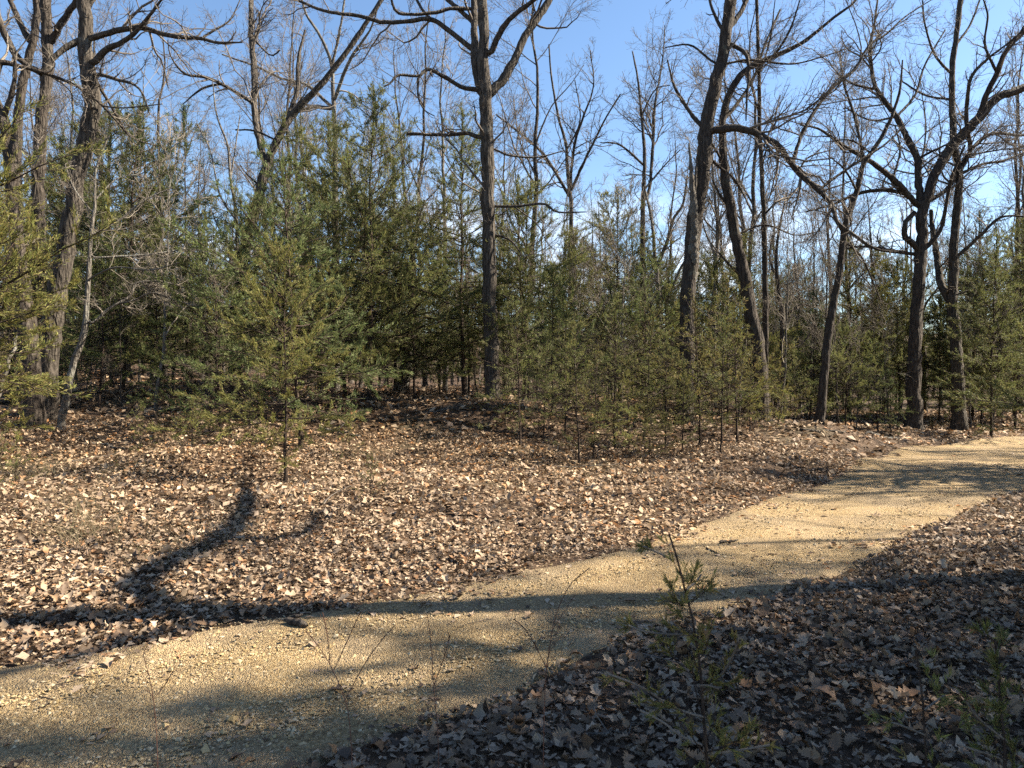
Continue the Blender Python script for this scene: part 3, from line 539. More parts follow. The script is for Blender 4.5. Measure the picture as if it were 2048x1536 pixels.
hero('oak_tree', 'thick dark spreading oak beside the path bend with a crooked hooked branch', 21, [(1826, 858, 35), (1828, 760, 31), (1831, 669, 29), (1837, 578, 27), (1842, 505, 25), (1844, 475, 25), (1845, 420, 25), (1859, 383, 22), (1870, 347, 21), (1892, 310, 20), (1917, 278, 20), (1957, 237, 18), (1994, 197, 16), (2048, 175, 14), (2120, 140, 12), (2200, 90, 8)],
     [[(1955, 240, 13), (1976, 183, 12), (1994, 146, 11), (2012, 102, 10), (2048, 58, 9), (2080, 0, 7)], [(1844, 425, 16), (1837, 365, 15), (1835, 318, 14), (1815, 278, 12), (1793, 234, 11), (1753, 179, 9), (1742, 128, 8), (1742, 84, 7), (1749, 47, 5), (1755, 0, 4)],
      [(1838, 412, 13), (1822, 398, 12), (1786, 358, 11), (1738, 321, 9), (1687, 292, 7), (1640, 259, 5), (1600, 250, 3)], [(1811, 387, 9), (1767, 380, 8), (1716, 387, 7), (1665, 409, 5), (1610, 424, 3)], [(1842, 503, 13), (1826, 488, 12), (1811, 475, 12), (1809, 456, 11), (1812, 442, 10), (1830, 424, 10)],
      [(1838, 510, 8), (1775, 500, 7), (1724, 493, 5), (1680, 500, 3)], [(1848, 500, 8), (1881, 460, 8), (1895, 394, 7), (1906, 347, 6), (1930, 290, 4)], [(1853, 405, 9), (1899, 373, 8), (1921, 329, 8), (1976, 270, 7), (2048, 270, 5), (2100, 250, 4)],
      [(1793, 234, 6), (1830, 190, 5), (1850, 130, 4), (1890, 60, 3)], [(1793, 234, 5), (1740, 240, 4), (1690, 215, 3)], [(1835, 318, 6), (1880, 295, 5), (1905, 285, 3)], [(1753, 179, 5), (1700, 165, 4), (1660, 130, 2)], [(1786, 358, 5), (1800, 300, 4), (1790, 250, 3)], [(1994, 146, 6), (1970, 90, 5), (1975, 30, 4), (1960, -20, 3)]],
     14, M_DARK, M_TWIG, n2=150, n3=1200, n4=3000, epi=40)
hero('oak_tree', 'straight grey oak at the path edge with a fork low on its trunk', 21.5, [(1917, 862, 31), (1917, 779, 27), (1912, 687, 25), (1905, 607, 25), (1908, 552, 21), (1908, 487, 19), (1914, 420, 18), (1919, 347, 17), (1909, 300, 15), (1906, 256, 14), (1904, 146, 13), (1912, 80, 12), (1917, 37, 11), (1921, 0, 11)],
     [[(1904, 610, 16), (1890, 585, 15), (1880, 560, 14), (1873, 505, 12), (1866, 468, 10), (1862, 420, 8)], [(1917, 345, 9), (1940, 300, 9), (1932, 240, 8), (1935, 197, 8), (1943, 153, 7), (1976, 117, 6), (2005, 95, 4), (2048, 60, 3)], [(1912, 513, 8), (1940, 490, 7), (1968, 464, 6), (2001, 435, 5), (2048, 433, 4), (2090, 440, 3)], [(1917, 350, 7), (1960, 330, 6), (2010, 320, 5), (2060, 300, 3)], [(1905, 150, 6), (1870, 110, 5), (1850, 50, 4), (1845, 0, 3)], [(1906, 200, 5), (1850, 190, 4), (1800, 160, 3)], [(1912, 90, 5), (1940, 50, 4), (1960, 0, 3)], [(1910, 590, 4), (1940, 580, 3), (1990, 560, 2)]],
     15, M_OAK, M_TWIG, n2=120, n3=1100, n4=2700, epi=70)
hero('bare_tree', 'pale open crowned tree standing clear against the sky behind the tall straight oak', 27, [(1146, 760, 13), (1144, 620, 13), (1142, 513, 12), (1142, 410, 11), (1135, 342, 9), (1132, 290, 8), (1118, 239, 7), (1108, 188, 5), (1101, 137, 4), (1098, 89, 3)],
     [[(1140, 372, 7), (1149, 290, 6), (1166, 236, 5), (1187, 171, 3), (1180, 100, 2)], [(1142, 380, 7), (1176, 308, 6), (1210, 239, 4), (1241, 188, 3)], [(1140, 395, 7), (1091, 314, 6), (1053, 277, 5), (992, 229, 3)], [(1134, 300, 4), (1160, 240, 3), (1150, 160, 2)]], 16, M_OAK, M_TWIG, n2=70, n3=480, n4=1500, epi=20, rmin=0.0042, extra_top=False)
hero('bare_tree', 'slim double stemmed tree rising between the open crowned tree and the leaning oak', 25, [(1286, 760, 13), (1286, 640, 12), (1286, 513, 12), (1286, 410, 11), (1289, 308, 9), (1282, 222, 7), (1275, 154, 5), (1265, 103, 3)],
     [[(1288, 400, 7), (1299, 376, 7), (1306, 290, 6), (1310, 210, 4), (1325, 120, 3), (1330, 50, 2)], [(1287, 330, 5), (1240, 290, 4), (1200, 285, 2)], [(1283, 230, 4), (1310, 180, 3), (1340, 170, 2)], [(1288, 380, 4), (1330, 330, 3), (1360, 300, 2)]], 17, M_OAK, M_TWIG, n2=60, n3=480, n4=1500, epi=20, rmin=0.0042, extra_top=False)
hero('bare_tree', 'low forking pale tree half hidden by the massive leaning oak', 24, [(1318, 770, 13), (1318, 640, 12), (1315, 559, 11), (1310, 511, 9), (1303, 440, 7), (1290, 380, 5)], [[(1316, 530, 8), (1335, 480, 7), (1347, 438, 6), (1366, 408, 5), (1375, 350, 3)], [(1318, 600, 7), (1345, 570, 6), (1365, 530, 5), (1400, 470, 3)]], 18, M_PALE, M_TWIGP, n2=40, n3=300, n4=600, epi=10, extra_top=False, rmin=0.004)
hero('bare_tree', 'crooked slim dark tree between the bent oak and the leaning slim tree', 20, [(1566, 830, 11), (1565, 742, 10), (1563, 633, 9), (1556, 570, 9), (1552, 512, 7), (1560, 450, 5), (1575, 380, 3)], [[(1563, 640, 5), (1600, 610, 4), (1630, 615, 2)], [(1556, 560, 5), (1540, 520, 4), (1545, 470, 3)], [(1565, 700, 4), (1600, 690, 3), (1625, 660, 2)]], 19, M_DARK, M_TWIG, n2=40, n3=300, n4=600, epi=15, extra_top=False, rmin=0.0035)
hero('bare_tree', 'short leaning tree with a pale lit base among the cedar trunks', 21, [(797, 790, 30), (808, 755, 26), (818, 710, 19), (824, 660, 15), (826, 610, 13), (822, 540, 10), (830, 470, 7), (850, 400, 4)], [[(815, 733, 9), (840, 728, 8), (870, 718, 5), (910, 722, 3)], [(826, 600, 6), (860, 560, 4), (880, 500, 3)]], 20, M_PALE, M_TWIG, n2=30, n3=200, n4=400, epi=10, extra_top=False, rmin=0.0035)
hero('bare_tree', 'thin grey tree threading up between the forked oak and the pointed pale cedar', 18, [(480, 780, 9), (478, 640, 9), (475, 513, 8), (472, 427, 7), (461, 359, 6), (455, 290, 5), (434, 232, 4), (425, 160, 2)], [[(472, 440, 4), (440, 390, 3), (420, 300, 3), (395, 250, 2)], [(461, 360, 4), (470, 300, 3), (480, 230, 2)], [(474, 500, 3), (440, 460, 3), (425, 425, 2)]], 21, M_PALE, M_TWIGP, n2=40, n3=260, n4=600, epi=10, extra_top=False, rmin=0.003)

# ------------------------------------------------------------------ prototypes for the rest of the wood
B1 = bare_proto('bare_tree', 31, 13, 0.095, 0.02, bark=M_OAK, twig=M_TWIG)
B2 = bare_proto('bare_tree', 32, 15, 0.12, -0.03, nl=16, bark=M_DARK, twig=M_TWIG, ang=(0.5, 1.1), lf=0.36, n4=2200)
B3 = bare_proto('bare_tree', 33, 12, 0.08, 0.03, nl=12, bark=M_PALE, twig=M_TWIGP, ang=(0.3, 0.6))
B4 = bare_proto('bare_tree', 34, 10, 0.08, -0.05, nl=12, bark=M_PALE, twig=M_TWIGP)
S1 = bare_proto('bare_sapling', 41, 5.0, 0.032, 0.02, nl=14, n2=60, n3=260, n4=420, bark=M_PALE, twig=M_TWIGP, t0=0.25, lf=0.3, rmin=0.0035, cat='sapling')
S2 = bare_proto('bare_sapling', 42, 3.6, 0.022, -0.06, nl=12, n2=50, n3=220, n4=380, bark=M_OAK, twig=M_TWIG, t0=0.2, lf=0.36, rmin=0.003, cat='sapling')
S3 = bare_proto('bare_sapling', 43, 6.5, 0.04, 0.05, nl=12, n2=60, n3=260, n4=420, bark=M_OAK, twig=M_TWIG, t0=0.3, lf=0.28, rmin=0.0035, cat='sapling')
S4 = bare_proto('bare_sapling', 44, 2.6, 0.016, 0.12, nl=14, n2=60, n3=260, n4=300, bark=M_PALE, twig=M_TWIGP, t0=0.1, lf=0.5, rmin=0.0028, cat='sapling')
C_TALL1 = cedar_proto('cedar_tree', 51, 7.0, 2.9, 125, 0.7, 0.09, 0.0145, PAL_GREEN, 6.4, 92, tall=0.6, dead=34)
C_TALL2 = cedar_proto('cedar_tree', 52, 7.5, 2.6, 120, 1.0, 0.09, 0.0145, PAL_GREEN, 6.4, 92, tall=0.55, dead=38)
C_MID1 = cedar_proto('cedar_tree', 53, 4.8, 2.1, 92, 0.55, 0.064, 0.0105, PAL_OLIVE, 7.5, 140, dead=36, tall=0.5)
C_MID2 = cedar_proto('cedar_tree', 54, 4.2, 2.2, 84, 0.7, 0.064, 0.0105, PAL_OLIVE, 7.5, 140, dead=36, tall=0.45)
C_MID3 = cedar_proto('cedar_tree', 63, 4.4, 1.9, 82, 0.5, 0.064, 0.0105, PAL_OLIVE * np.array([0.9, 1.0, 1.0]), 7.5, 140, dead=40, tall=0.65, lean=0.04)
C_YNG1 = cedar_proto('young_cedar', 55, 2.6, 1.2, 52, 0.3, 0.055, 0.0082, PAL_OLIVE, 8, 102, dead=26, tall=0.55)
C_YNG2 = cedar_proto('young_cedar', 56, 2.3, 1.25, 48, 0.25, 0.055, 0.0082, PAL_OLIVE * np.array([1.08, 0.95, 0.95]), 8, 96, dead=26, lean=0.05, tall=0.5)
C_YNG4 = cedar_proto('young_cedar', 66, 2.9, 1.05, 48, 0.5, 0.055, 0.0082, PAL_OLIVE, 8, 96, dead=34, lean=-0.03, tall=0.65)
C_YNG3 = cedar_proto('young_cedar', 57, 1.7, 0.8, 38, 0.15, 0.055, 0.0085, PAL_OLIVE, 7.5, 96, dead=16)
C_PINE = cedar_proto('cedar_tree', 58, 9.5, 2.4, 80, 2.4, 0.12, 0.022, PAL_BLUE, 5.2, 78, tall=0.6, dead=24)
C_DARK = cedar_proto('cedar_tree', 59, 6.0, 2.6, 115, 0.6, 0.09, 0.0145, PAL_GREEN, 6.6, 92, tall=0.45, dead=30)
def at(pxx, d): return (pxx - 1024) / F * d, d
rg = np.random.default_rng(7)
def put(proto, pxx, d, top_py, label, group=None, sz=1.0, H=None):
    x, y = at(pxx, d); z = float(zf(np.array([x]), np.array([y]))[0]); h = EYE - (top_py - 768) / F * d - z
    return place(proto, x, y, h / H, rg.uniform(0, 6.28), label, group, (rg.normal(0, 0.02), rg.normal(0, 0.02)))
put(C_TALL1, 738, 16.8, 172, 'tallest dark green cedar with a pointed top beside the tall straight oak', H=7.0)
put(C_TALL2, 928, 18, 225, 'narrow dark cedar with a spire top close behind the tall straight oak', H=7.5)
put(C_MID1, 571, 10, 500, 'olive green cedar on a thin stem standing forward on the leaf bank', H=4.8)
put(C_MID3, 600, 12.5, 330, 'taller olive cedar crowding close behind the thin stemmed forward cedar', H=4.2)
put(C_PINE, 375, 21, 215, 'sparse bluish cedar with a tall pointed top behind the pale leaning sapling', H=9.5)
put(C_DARK, 225, 20, 235, 'bushy dark cedar behind the furrowed twin oaks', H=6.0)
put(C_TALL1, 245, 17.5, 205, 'tall dark cedar rising close behind the furrowed twin oaks', H=7.0)
put(C_TALL2, 120, 19.5, 270, 'dark cedar glimpsed between the grey trunks behind the twin oaks', H=7.5)
put(C_TALL1, 690, 19.5, 235, 'dark cedar whose top shows beside the pale straight tree', H=7.0)
put(C_PINE, 290, 27, 250, 'slender bluish cedar behind the bushy dark cedar', H=9.5)
put(C_DARK, 1052, 17, 385, 'rounded green cedar with its lower boughs reaching the tall straight oak', H=6.0)
put(C_TALL1, 1238, 22, 372, 'dark cedar with a broad cone shape beneath the open crowned tree', H=7.0)
put(C_TALL2, 1490, 24, 470, 'bushy cedar behind the bent dark oak', H=7.5)
put(C_TALL1, 1700, 25, 480, 'dark cedar behind the slim tree that leans towards the path', H=7.0)
put(C_TALL2, 1945, 25, 425, 'tall cedar behind the straight grey oak at the path edge', H=7.5)
put(C_TALL2, 1982, 20.3, 470, 'dark stemmed cedar at the path edge next to the straight grey oak', H=7.5)
put(C_DARK, 2250, 12.5, 300, 'dark shaded cedar whose boughs hang over the gravel path', H=6.0)
put(C_MID2, -140, 9.3, 210, 'bright olive cedar whose layered boughs spread before the twin oaks', H=4.2)
put(C_MID1, -30, 10.4, 330, 'olive cedar with a higher top next to the bright layered cedar', H=4.8)
put(C_MID3, 200, 15.5, 440, 'olive cedar just beyond the pale leaning sapling', H=4.8)
put(C_TALL2, 790, 21, 330, 'dark cedar filling the gap behind the tallest cedar', H=7.5)
put(C_DARK, 650, 20, 360, 'rounded dark cedar behind the pale straight tree', H=6.0)
put(C_MID3, 880, 20.5, 450, 'olive cedar with dead lower twigs behind the narrow spire cedar', H=4.8)
put(C_DARK, 1150, 19.5, 470, 'wide green cedar between tall oak and broad cone cedar', H=6.0)
put(C_MID2, 320, 16.5, 470, 'olive cedar between the sparse bluish cedar and the pale leaning sapling', H=4.2)
put(C_DARK, 480, 17.5, 400, 'green cedar wrapping the foot of the forked oak', H=6.0)
put(C_MID1, 740, 19, 400, 'olive cedar showing around the tallest cedar', H=4.8)
put(C_MID2, 1010, 19.5, 480, 'olive cedar directly behind the tall straight oak', H=4.2)
put(C_MID3, 1290, 19, 520, 'olive cedar at the foot of the slim double stemmed tree', H=4.4)
put(C_DARK, 1440, 20, 520, 'green cedar between the massive leaning oak and the bent oak', H=6.0)
put(C_MID3, 1620, 21, 580, 'olive cedar beyond the slim leaning tree', H=4.4)
put(C_DARK, 1800, 25, 520, 'dark cedar directly behind the thick spreading oak', H=6.0)
put(C_TALL1, 2030, 24, 440, 'broad dark cedar behind the dark stemmed one at the path edge', H=7.0)
put(C_MID1, 20, 15.5, 400, 'olive cedar filling the space behind the twin oaks', H=4.8)
put(C_MID3, 440, 13.5, 470, 'olive cedar on several bare grey stems between forked oak and forward cedar', H=4.2)
put(C_MID1, 665, 15.5, 430, 'broad olive cedar joining the tallest cedar and the forward cedar', H=4.8)
put(C_MID2, 830, 18.5, 430, 'olive cedar with drooping boughs between the tallest cedar and the tall oak', H=4.2)
put(C_MID3, 1105, 15.2, 500, 'olive cedar rising from the young cedar thicket next to the tall oak', H=4.8)
put(C_TALL2, 540, 22, 330, 'green cedar behind the forked oak', H=7.5)
put(C_DARK, 120, 26, 320, 'shaded cedar far behind the twin oaks', H=6.0)
put(C_TALL1, 1590, 30, 520, 'far cedar seen between the bent oak and the leaning slim tree', H=7.0)
put(C_TALL2, 1390, 27, 500, 'far cedar half hidden behind the massive leaning oak', H=7.5)
put(C_MID3, 1755, 20, 690, 'low spreading cedar tucked beside the thick spreading oak', H=4.2)
put(C_MID2, 1690, 19.5, 655, 'low olive cedar just behind the slim leaning tree', H=4.2)
G_Y = 'young cedars in the thicket on the leaf bank'; L_Y = 'thin stemmed young olive cedar in the thicket between the tall oak and the path'
for k, (x_, d_, t_) in enumerate([(1160, 11.4, 640), (1185, 11.9, 690), (1230, 13.2, 590), (1130, 14, 600), (1285, 13.6, 620), (1330, 12.6, 660), (1365, 12.2, 720), (1400, 13.2, 600), (1440, 12.4, 640), (1475, 13.8, 610), (1500, 14.6, 690), (1215, 15.2, 560), (1330, 15.4, 570), (1455, 15.8, 560), (1085, 13.4, 660), (1590, 17.4, 700), (1555, 15.8, 720), (1260, 12, 740), (1425, 16.5, 590), (1300, 11.6, 800)]):
    put([C_YNG1, C_YNG2, C_YNG4][k % 3], x_, d_, t_, ['upright', 'spreading', 'tall bare stemmed'][k % 3] + ' young olive cedar in the thicket between the tall oak and path', G_Y, H=[2.6, 2.3, 2.9][k % 3])
put(C_YNG1, 1040, 12.4, 600, 'wispy bare stemmed young cedar standing before the tall straight oak', H=2.6)
G_S = 'cedar seedlings scattered on the leaf litter'; L_S = 'knee high feathery cedar seedling growing out of the leaf litter'
for k, (x_, d_, t_) in enumerate([(280, 11.2, 800), (385, 11.3, 790), (505, 12, 770), (30, 8.6, 860), (-20, 8.2, 830), (330, 12.2, 810), (960, 14.8, 760), (1010, 14.2, 770), (90, 8.9, 930), (740, 8.6, 900), (700, 12, 830), (1900, 22.2, 800), (1865, 21.5, 825), (1780, 19.5, 820), (230, 9.8, 900)]):
    put(C_YNG3, x_, d_, t_, L_S, G_S, H=1.7)
# the wood behind
G_B = 'bare trees in the wood behind'; G_BS = 'bare saplings in the understorey'; G_BC = 'cedars deep in the wood'
def zone(x_): return 'behind the twin oaks and the forked oak' if x_ < 560 else 'behind the tallest cedar and tall oak' if x_ < 1150 else 'behind the young cedar thicket' if x_ < 1620 else 'beyond the spreading oak at the path bend'
LOOK = {'B1': 'slim grey bare tree', 'B2': 'stout dark barked bare tree', 'B3': 'pale narrow crowned bare tree', 'B4': 'short pale bare tree', 'S1': 'pale slender bare sapling', 'S2': 'leaning grey bare sapling', 'S3': 'tall whippy grey sapling', 'S4': 'low twiggy pale sapling', 'C1': 'broad dim green cedar', 'C2': 'narrow dim green cedar', 'C3': 'rounded dark cedar', 'C4': 'olive cedar with dead twigs'}
k = 0
for (x_, d_) in [(-30, 24), (60, 30), (150, 22), (210, 33), (260, 25), (330, 30), (410, 27), (450, 35), (570, 27), (620, 30), (720, 27), (760, 33), (800, 26), (850, 31), (890, 24), (925, 34), (1010, 30), (1050, 26), (1075, 36), (1200, 31), (1225, 38), (1330, 33), (1375, 36), (1430, 22), (1445, 31), (1500, 28), (1550, 33), (1600, 27), (1630, 36), (1660, 30), (1720, 34), (1765, 27), (1800, 33), (1850, 28), (1880, 36), (1960, 30), (2000, 26), (2040, 33), (2100, 28), (-90, 30), (500, 40), (700, 42), (980, 44), (1150, 45), (1300, 46), (1480, 44), (1700, 46), (1900, 44), (200, 44), (350, 46), (640, 21), (1120, 33), (1700, 26), (1480, 25), (2060, 25), (310, 22), (565, 24), (20, 20), (1010, 36), (770, 38), (880, 40)]:
    x, y = at(x_, d_); pr = [B1, B2, B3, B4][k % 4]
    place(pr, x, y, rg.uniform(0.8, 1.15), rg.uniform(0, 6.28), LOOK['B%d' % (k % 4 + 1)] + ' in the wood ' + zone(x_), G_B, (rg.normal(0, 0.05), rg.normal(0, 0.05))); k += 1
for i in range(190):
    d_ = rg.uniform(17, 40) if i < 165 else rg.uniform(13.5, 17); x_ = rg.uniform(-120, 2170)
    if i >= 165 and not (x_ < 560): continue
    x, y = at(x_, d_)
    if road_sd(np.array([x]), np.array([y]))[0] > -0.6: continue
    place([S1, S2, S3, S4][i % 4], x, y, rg.uniform(0.75, 1.25), rg.uniform(0, 6.28), LOOK['S%d' % (i % 4 + 1)] + ' in the understorey ' + zone(x_), G_BS, (rg.normal(0, 0.07), rg.normal(0, 0.07)))
for i in range(96):
    d_ = rg.uniform(24, 48); x_ = -150 + 2350 * (i * 37 % 96 + rg.random()) / 96; x, y = at(x_, d_)
    if road_sd(np.array([x]), np.array([y]))[0] > -1.6: continue
    place([C_TALL1, C_TALL2, C_DARK, C_MID1][i % 4], x, y, rg.uniform(0.6, 0.95) * (1.4 if i % 4 == 3 else 1), rg.uniform(0, 6.28), LOOK['C%d' % (i % 4 + 1)] + ' in the wood ' + zone(x_), G_BC)
# trees beside the path outside the picture whose shadows cross it
G_O = 'trees along the sunny side of the path'; L_O = 'tree along the sunny side of the path throwing its shadow across the gravel'
for i, (x, y, pr, s) in enumerate([(13, 2.6, B1, 1.1), (15, 8.4, B2, 1.0), (19, 4.2, B2, 1.1), (17.5, 11.2, B1, 1.1), (24, 14, B2, 1.1), (30, 12, B1, 1.2), (27, 8, B2, 1.0), (22, 0.8, B1, 1.2), (10.5, 3.9, B3, 1.0), (34, 19, B2, 1.1), (12, 0.2, B2, 0.9), (15.5, 5.6, B2, 1.1), (17, 6.6, B1, 1.2), (12.2, 5.0, B1, 1.0), (20, 7.4, B2, 1.1), (16, 13.4, B2, 1.0), (20, 16, B1, 1.1), (22.5, 18.3, B2, 1.1), (18.5, 14.2, B4, 1.1), (26, 17, B1, 1.1), (14.8, 12.0, B4, 1.0), (23, 11, B3, 1.2), (13.2, 7.3, B4, 1.0)]):
    place(pr, x, y, s, rg.uniform(0, 6.28), 'bare ' + L_O, G_O)
for i, (x, y, pr, s) in enumerate([(5.4, 2.2, C_DARK, 0.8), (7.6, 3.3, C_TALL1, 1.1), (9.5, 0.6, C_TALL2, 0.9), (10.5, 3.9, C_PINE, 1.7), (13.2, 4.8, C_PINE, 1.6), (14.5, 3.6, C_PINE, 1.7), (4.6, 0.4, C_MID1, 0.8), (19, 9.6, C_DARK, 0.8)]):
    place(pr, x, y, s, rg.uniform(0, 6.28), 'cedar ' + L_O, 'cedars along the sunny side of the path')
for p in PROTOS:
    if not p.get('used'):
        for c in list(p.children): bpy.data.objects.remove(c)
        bpy.data.objects.remove(p)
for o in COL.objects:
    if 'used' in o: del o['used']

# the forked oak beside the path whose trunk and big limb throw the bold curved shadow on the leaf bank
rng = np.random.default_rng(301); fb = np.array([7.6, 6.05, float(zf(np.array([7.6]), np.array([6.05]))[0])]); root = empty('oak_tree', fb)
tag(root, 'forked oak standing across the path, throwing the bold curved shadow over the gravel', 'tree')
def wpoly(pts, n=40):
    C = cr(np.array(pts, float), n); C[1:, :3] += rng.normal(0, 0.012, (n - 1, 3)); return C[:, :3], np.maximum(C[:, 3], 0.01)
mb = MB(); P, R = wpoly([(0, 0, -0.1, 0.19), (0.02, 0, 2, 0.175), (-0.03, 0.03, 5, 0.165), (0, 0, 8, 0.155), (0.05, 0.02, 9.0, 0.15), (-0.1, -0.3, 10.5, 0.11), (-0.3, -0.5, 13, 0.05), (-0.2, -0.6, 15, 0.02)], 60); trunk_mesh(mb, P, R, rng); mb.build('trunk', M_DARK, root); LIMB = [(P[30:], R[30:])]
for pts in ([(0.03, 0.02, 8.3, 0.13), (-0.3, 0.5, 8.8, 0.13), (-0.38, 1.3, 8.85, 0.12), (-0.3, 2.1, 8.85, 0.115), (-0.5, 3.0, 8.9, 0.10), (-0.85, 4.0, 8.95, 0.085), (-1.0, 4.9, 9.1, 0.055), (-0.9, 5.6, 9.4, 0.03)], [(-0.2, 1.9, 8.8, 0.07), (0.5, 2.2, 8.9, 0.06), (0.7, 3.0, 9.2, 0.045), (1.5, 3.4, 9.4, 0.02)], [(0, 0, 8.2, 0.07), (0.5, -0.8, 9.4, 0.05), (1.0, -1.8, 11, 0.02)], [(-0.1, -0.3, 10.5, 0.06), (-0.9, 0.2, 11.6, 0.04), (-1.8, 0.6, 13, 0.02)]):
    mb = MB(); P, R = wpoly(pts); tubes(mb, P, R, 9, rough=0.06, rng=rng); mb.build('limb', M_DARK, root); LIMB.append((P, R))
A = [rs(p, r, 14) for p, r in LIMB]; P1, R1 = np.stack([a[0] for a in A]), np.stack([a[1] for a in A]); mb = MB()
P2, R2 = grow(rng, P1, np.minimum(R1, 0.05), 46, 0.15, 1, (0.5, 1.1), 0.36, 8, 0.2, 0.06, 0.5, 0.35, rmin=0.008); tubes(mb, P2, R2, 5); P3, R3 = grow(rng, P2, R2, 300, 0.1, 1, (0.4, 1.0), 0.5, 5, 0.24, 0.05, 0.6, 0.4, rmin=0.005, lmin=0.25); tubes(mb, P3, R3, 3); P4, R4 = grow(rng, P3, R3, 700, 0.1, 1, (0.4, 1.0), 0.6, 4, 0.24, 0.05, 0.6, 0.5, rmin=0.004, lmin=0.15); tubes(mb, P4, R4, 3); mb.build('crown', M_TWIG, root)

# far woods: the mass of trunks and twigs beyond fifty metres
rng = np.random.default_rng(77); mb = MB(); n = 180
ang = rng.uniform(-1.0, 1.0, n); dist = rng.uniform(48, 110, n); bx, by = np.sin(ang) * dist, np.cos(ang) * dist; bz = zf(bx, by)
H = rng.uniform(8, 14, n); K = 9; P = np.zeros((n, K, 3)); tt = np.linspace(0, 1, K)
P[:, :, 0] = bx[:, None] + np.cumsum(rng.normal(0, 0.13, (n, K)), 1); P[:, :, 1] = by[:, None] + np.cumsum(rng.normal(0, 0.13, (n, K)), 1); P[:, :, 2] = bz[:, None] - 0.2 + H[:, None] * tt
R = rng.uniform(0.05, 0.16, n)[:, None] * np.linspace(1, 0.2, K)[None]; tubes(mb, P, R, 5)
a, b = grow(rng, P, R, n * 9, 0.12, 1, (0.4, 1.1), 0.3, 5, 0.18, 0.08, 0.5, 0.35, rmin=0.012); tubes(mb, a, b, 3)
a2, b2 = grow(rng, a, b, n * 26, 0.1, 1, (0.4, 1.0), 0.55, 4, 0.22, 0.06, 0.6, 0.5, rmin=0.009, lmin=0.5); tubes(mb, a2, b2, 3)
tag(mb.build('far_woods', M_TWIG), 'distant mass of bare grey woodland closing the view', 'woods', kind='stuff')

# ------------------------------------------------------------------ leaf litter
def leaf_template(seed, nl, lobed=True):
    """oak leaf: midrib and two lobed margins, curled; unit length along x"""
    rng = np.random.default_rng(seed); m = nl
    xs = np.linspace(0.0, 1.0, m + 1); base = 0.30 * np.sin(np.pi * np.clip(xs * 0.9 + 0.08, 0, 1)) ** 0.8 + 0.02
    def side(s):
        w = base.copy()
        if lobed: w = w * np.where(np.arange(m + 1) % 2 == 1, 1.2, 0.62)
        w = w * rng.uniform(0.8, 1.2, m + 1); w[0] = 0.02; w[-1] = 0.02
        return np.stack([xs + (0.07 if lobed else 0) * (np.arange(m + 1) % 2), s * w, np.zeros(m + 1)], 1)
    mid = np.stack([xs, np.zeros(m + 1), np.zeros(m + 1)], 1); V = np.concatenate([mid, side(1), side(-1)])
    fold, curl, tw = rng.uniform(0.1, 0.75), rng.uniform(-1.6, 1.6), rng.normal(0, 0.6)
    V[:, 2] += np.abs(V[:, 1]) * fold + rng.normal(0, 0.018, len(V))
    V[:, 2] += curl * 0.22 * ((V[:, 0] - 0.5) ** 2 * 4 - 0.5) * 0.8; c, s_ = np.cos(tw * (V[:, 0] - 0.5)), np.sin(tw * (V[:, 0] - 0.5))
    V[:, 1], V[:, 2] = V[:, 1] * c - V[:, 2] * s_, V[:, 1] * s_ + V[:, 2] * c
    V[:, 0] -= 0.5; V[:, 2] -= V[:, 2].min() * 0.7
    n1 = m + 1; i = np.arange(m)
    Fq = np.concatenate([np.stack([i, i + 1, n1 + i + 1, n1 + i], 1), np.stack([i, 2 * n1 + i, 2 * n1 + i + 1, i + 1], 1)])
    return V, Fq
LEAFCOL = np.array([(0.324, 0.2236, 0.1328), (0.2592, 0.1717, 0.0972), (0.3888, 0.2916, 0.1879), (0.1944, 0.1231, 0.06804), (0.311, 0.2203, 0.1361), (0.3629, 0.2592, 0.162), (0.1296, 0.081, 0.0486), (0.2981, 0.1426, 0.05184), (0.2333, 0.162, 0.1069), (0.08424, 0.05508, 0.03564)])
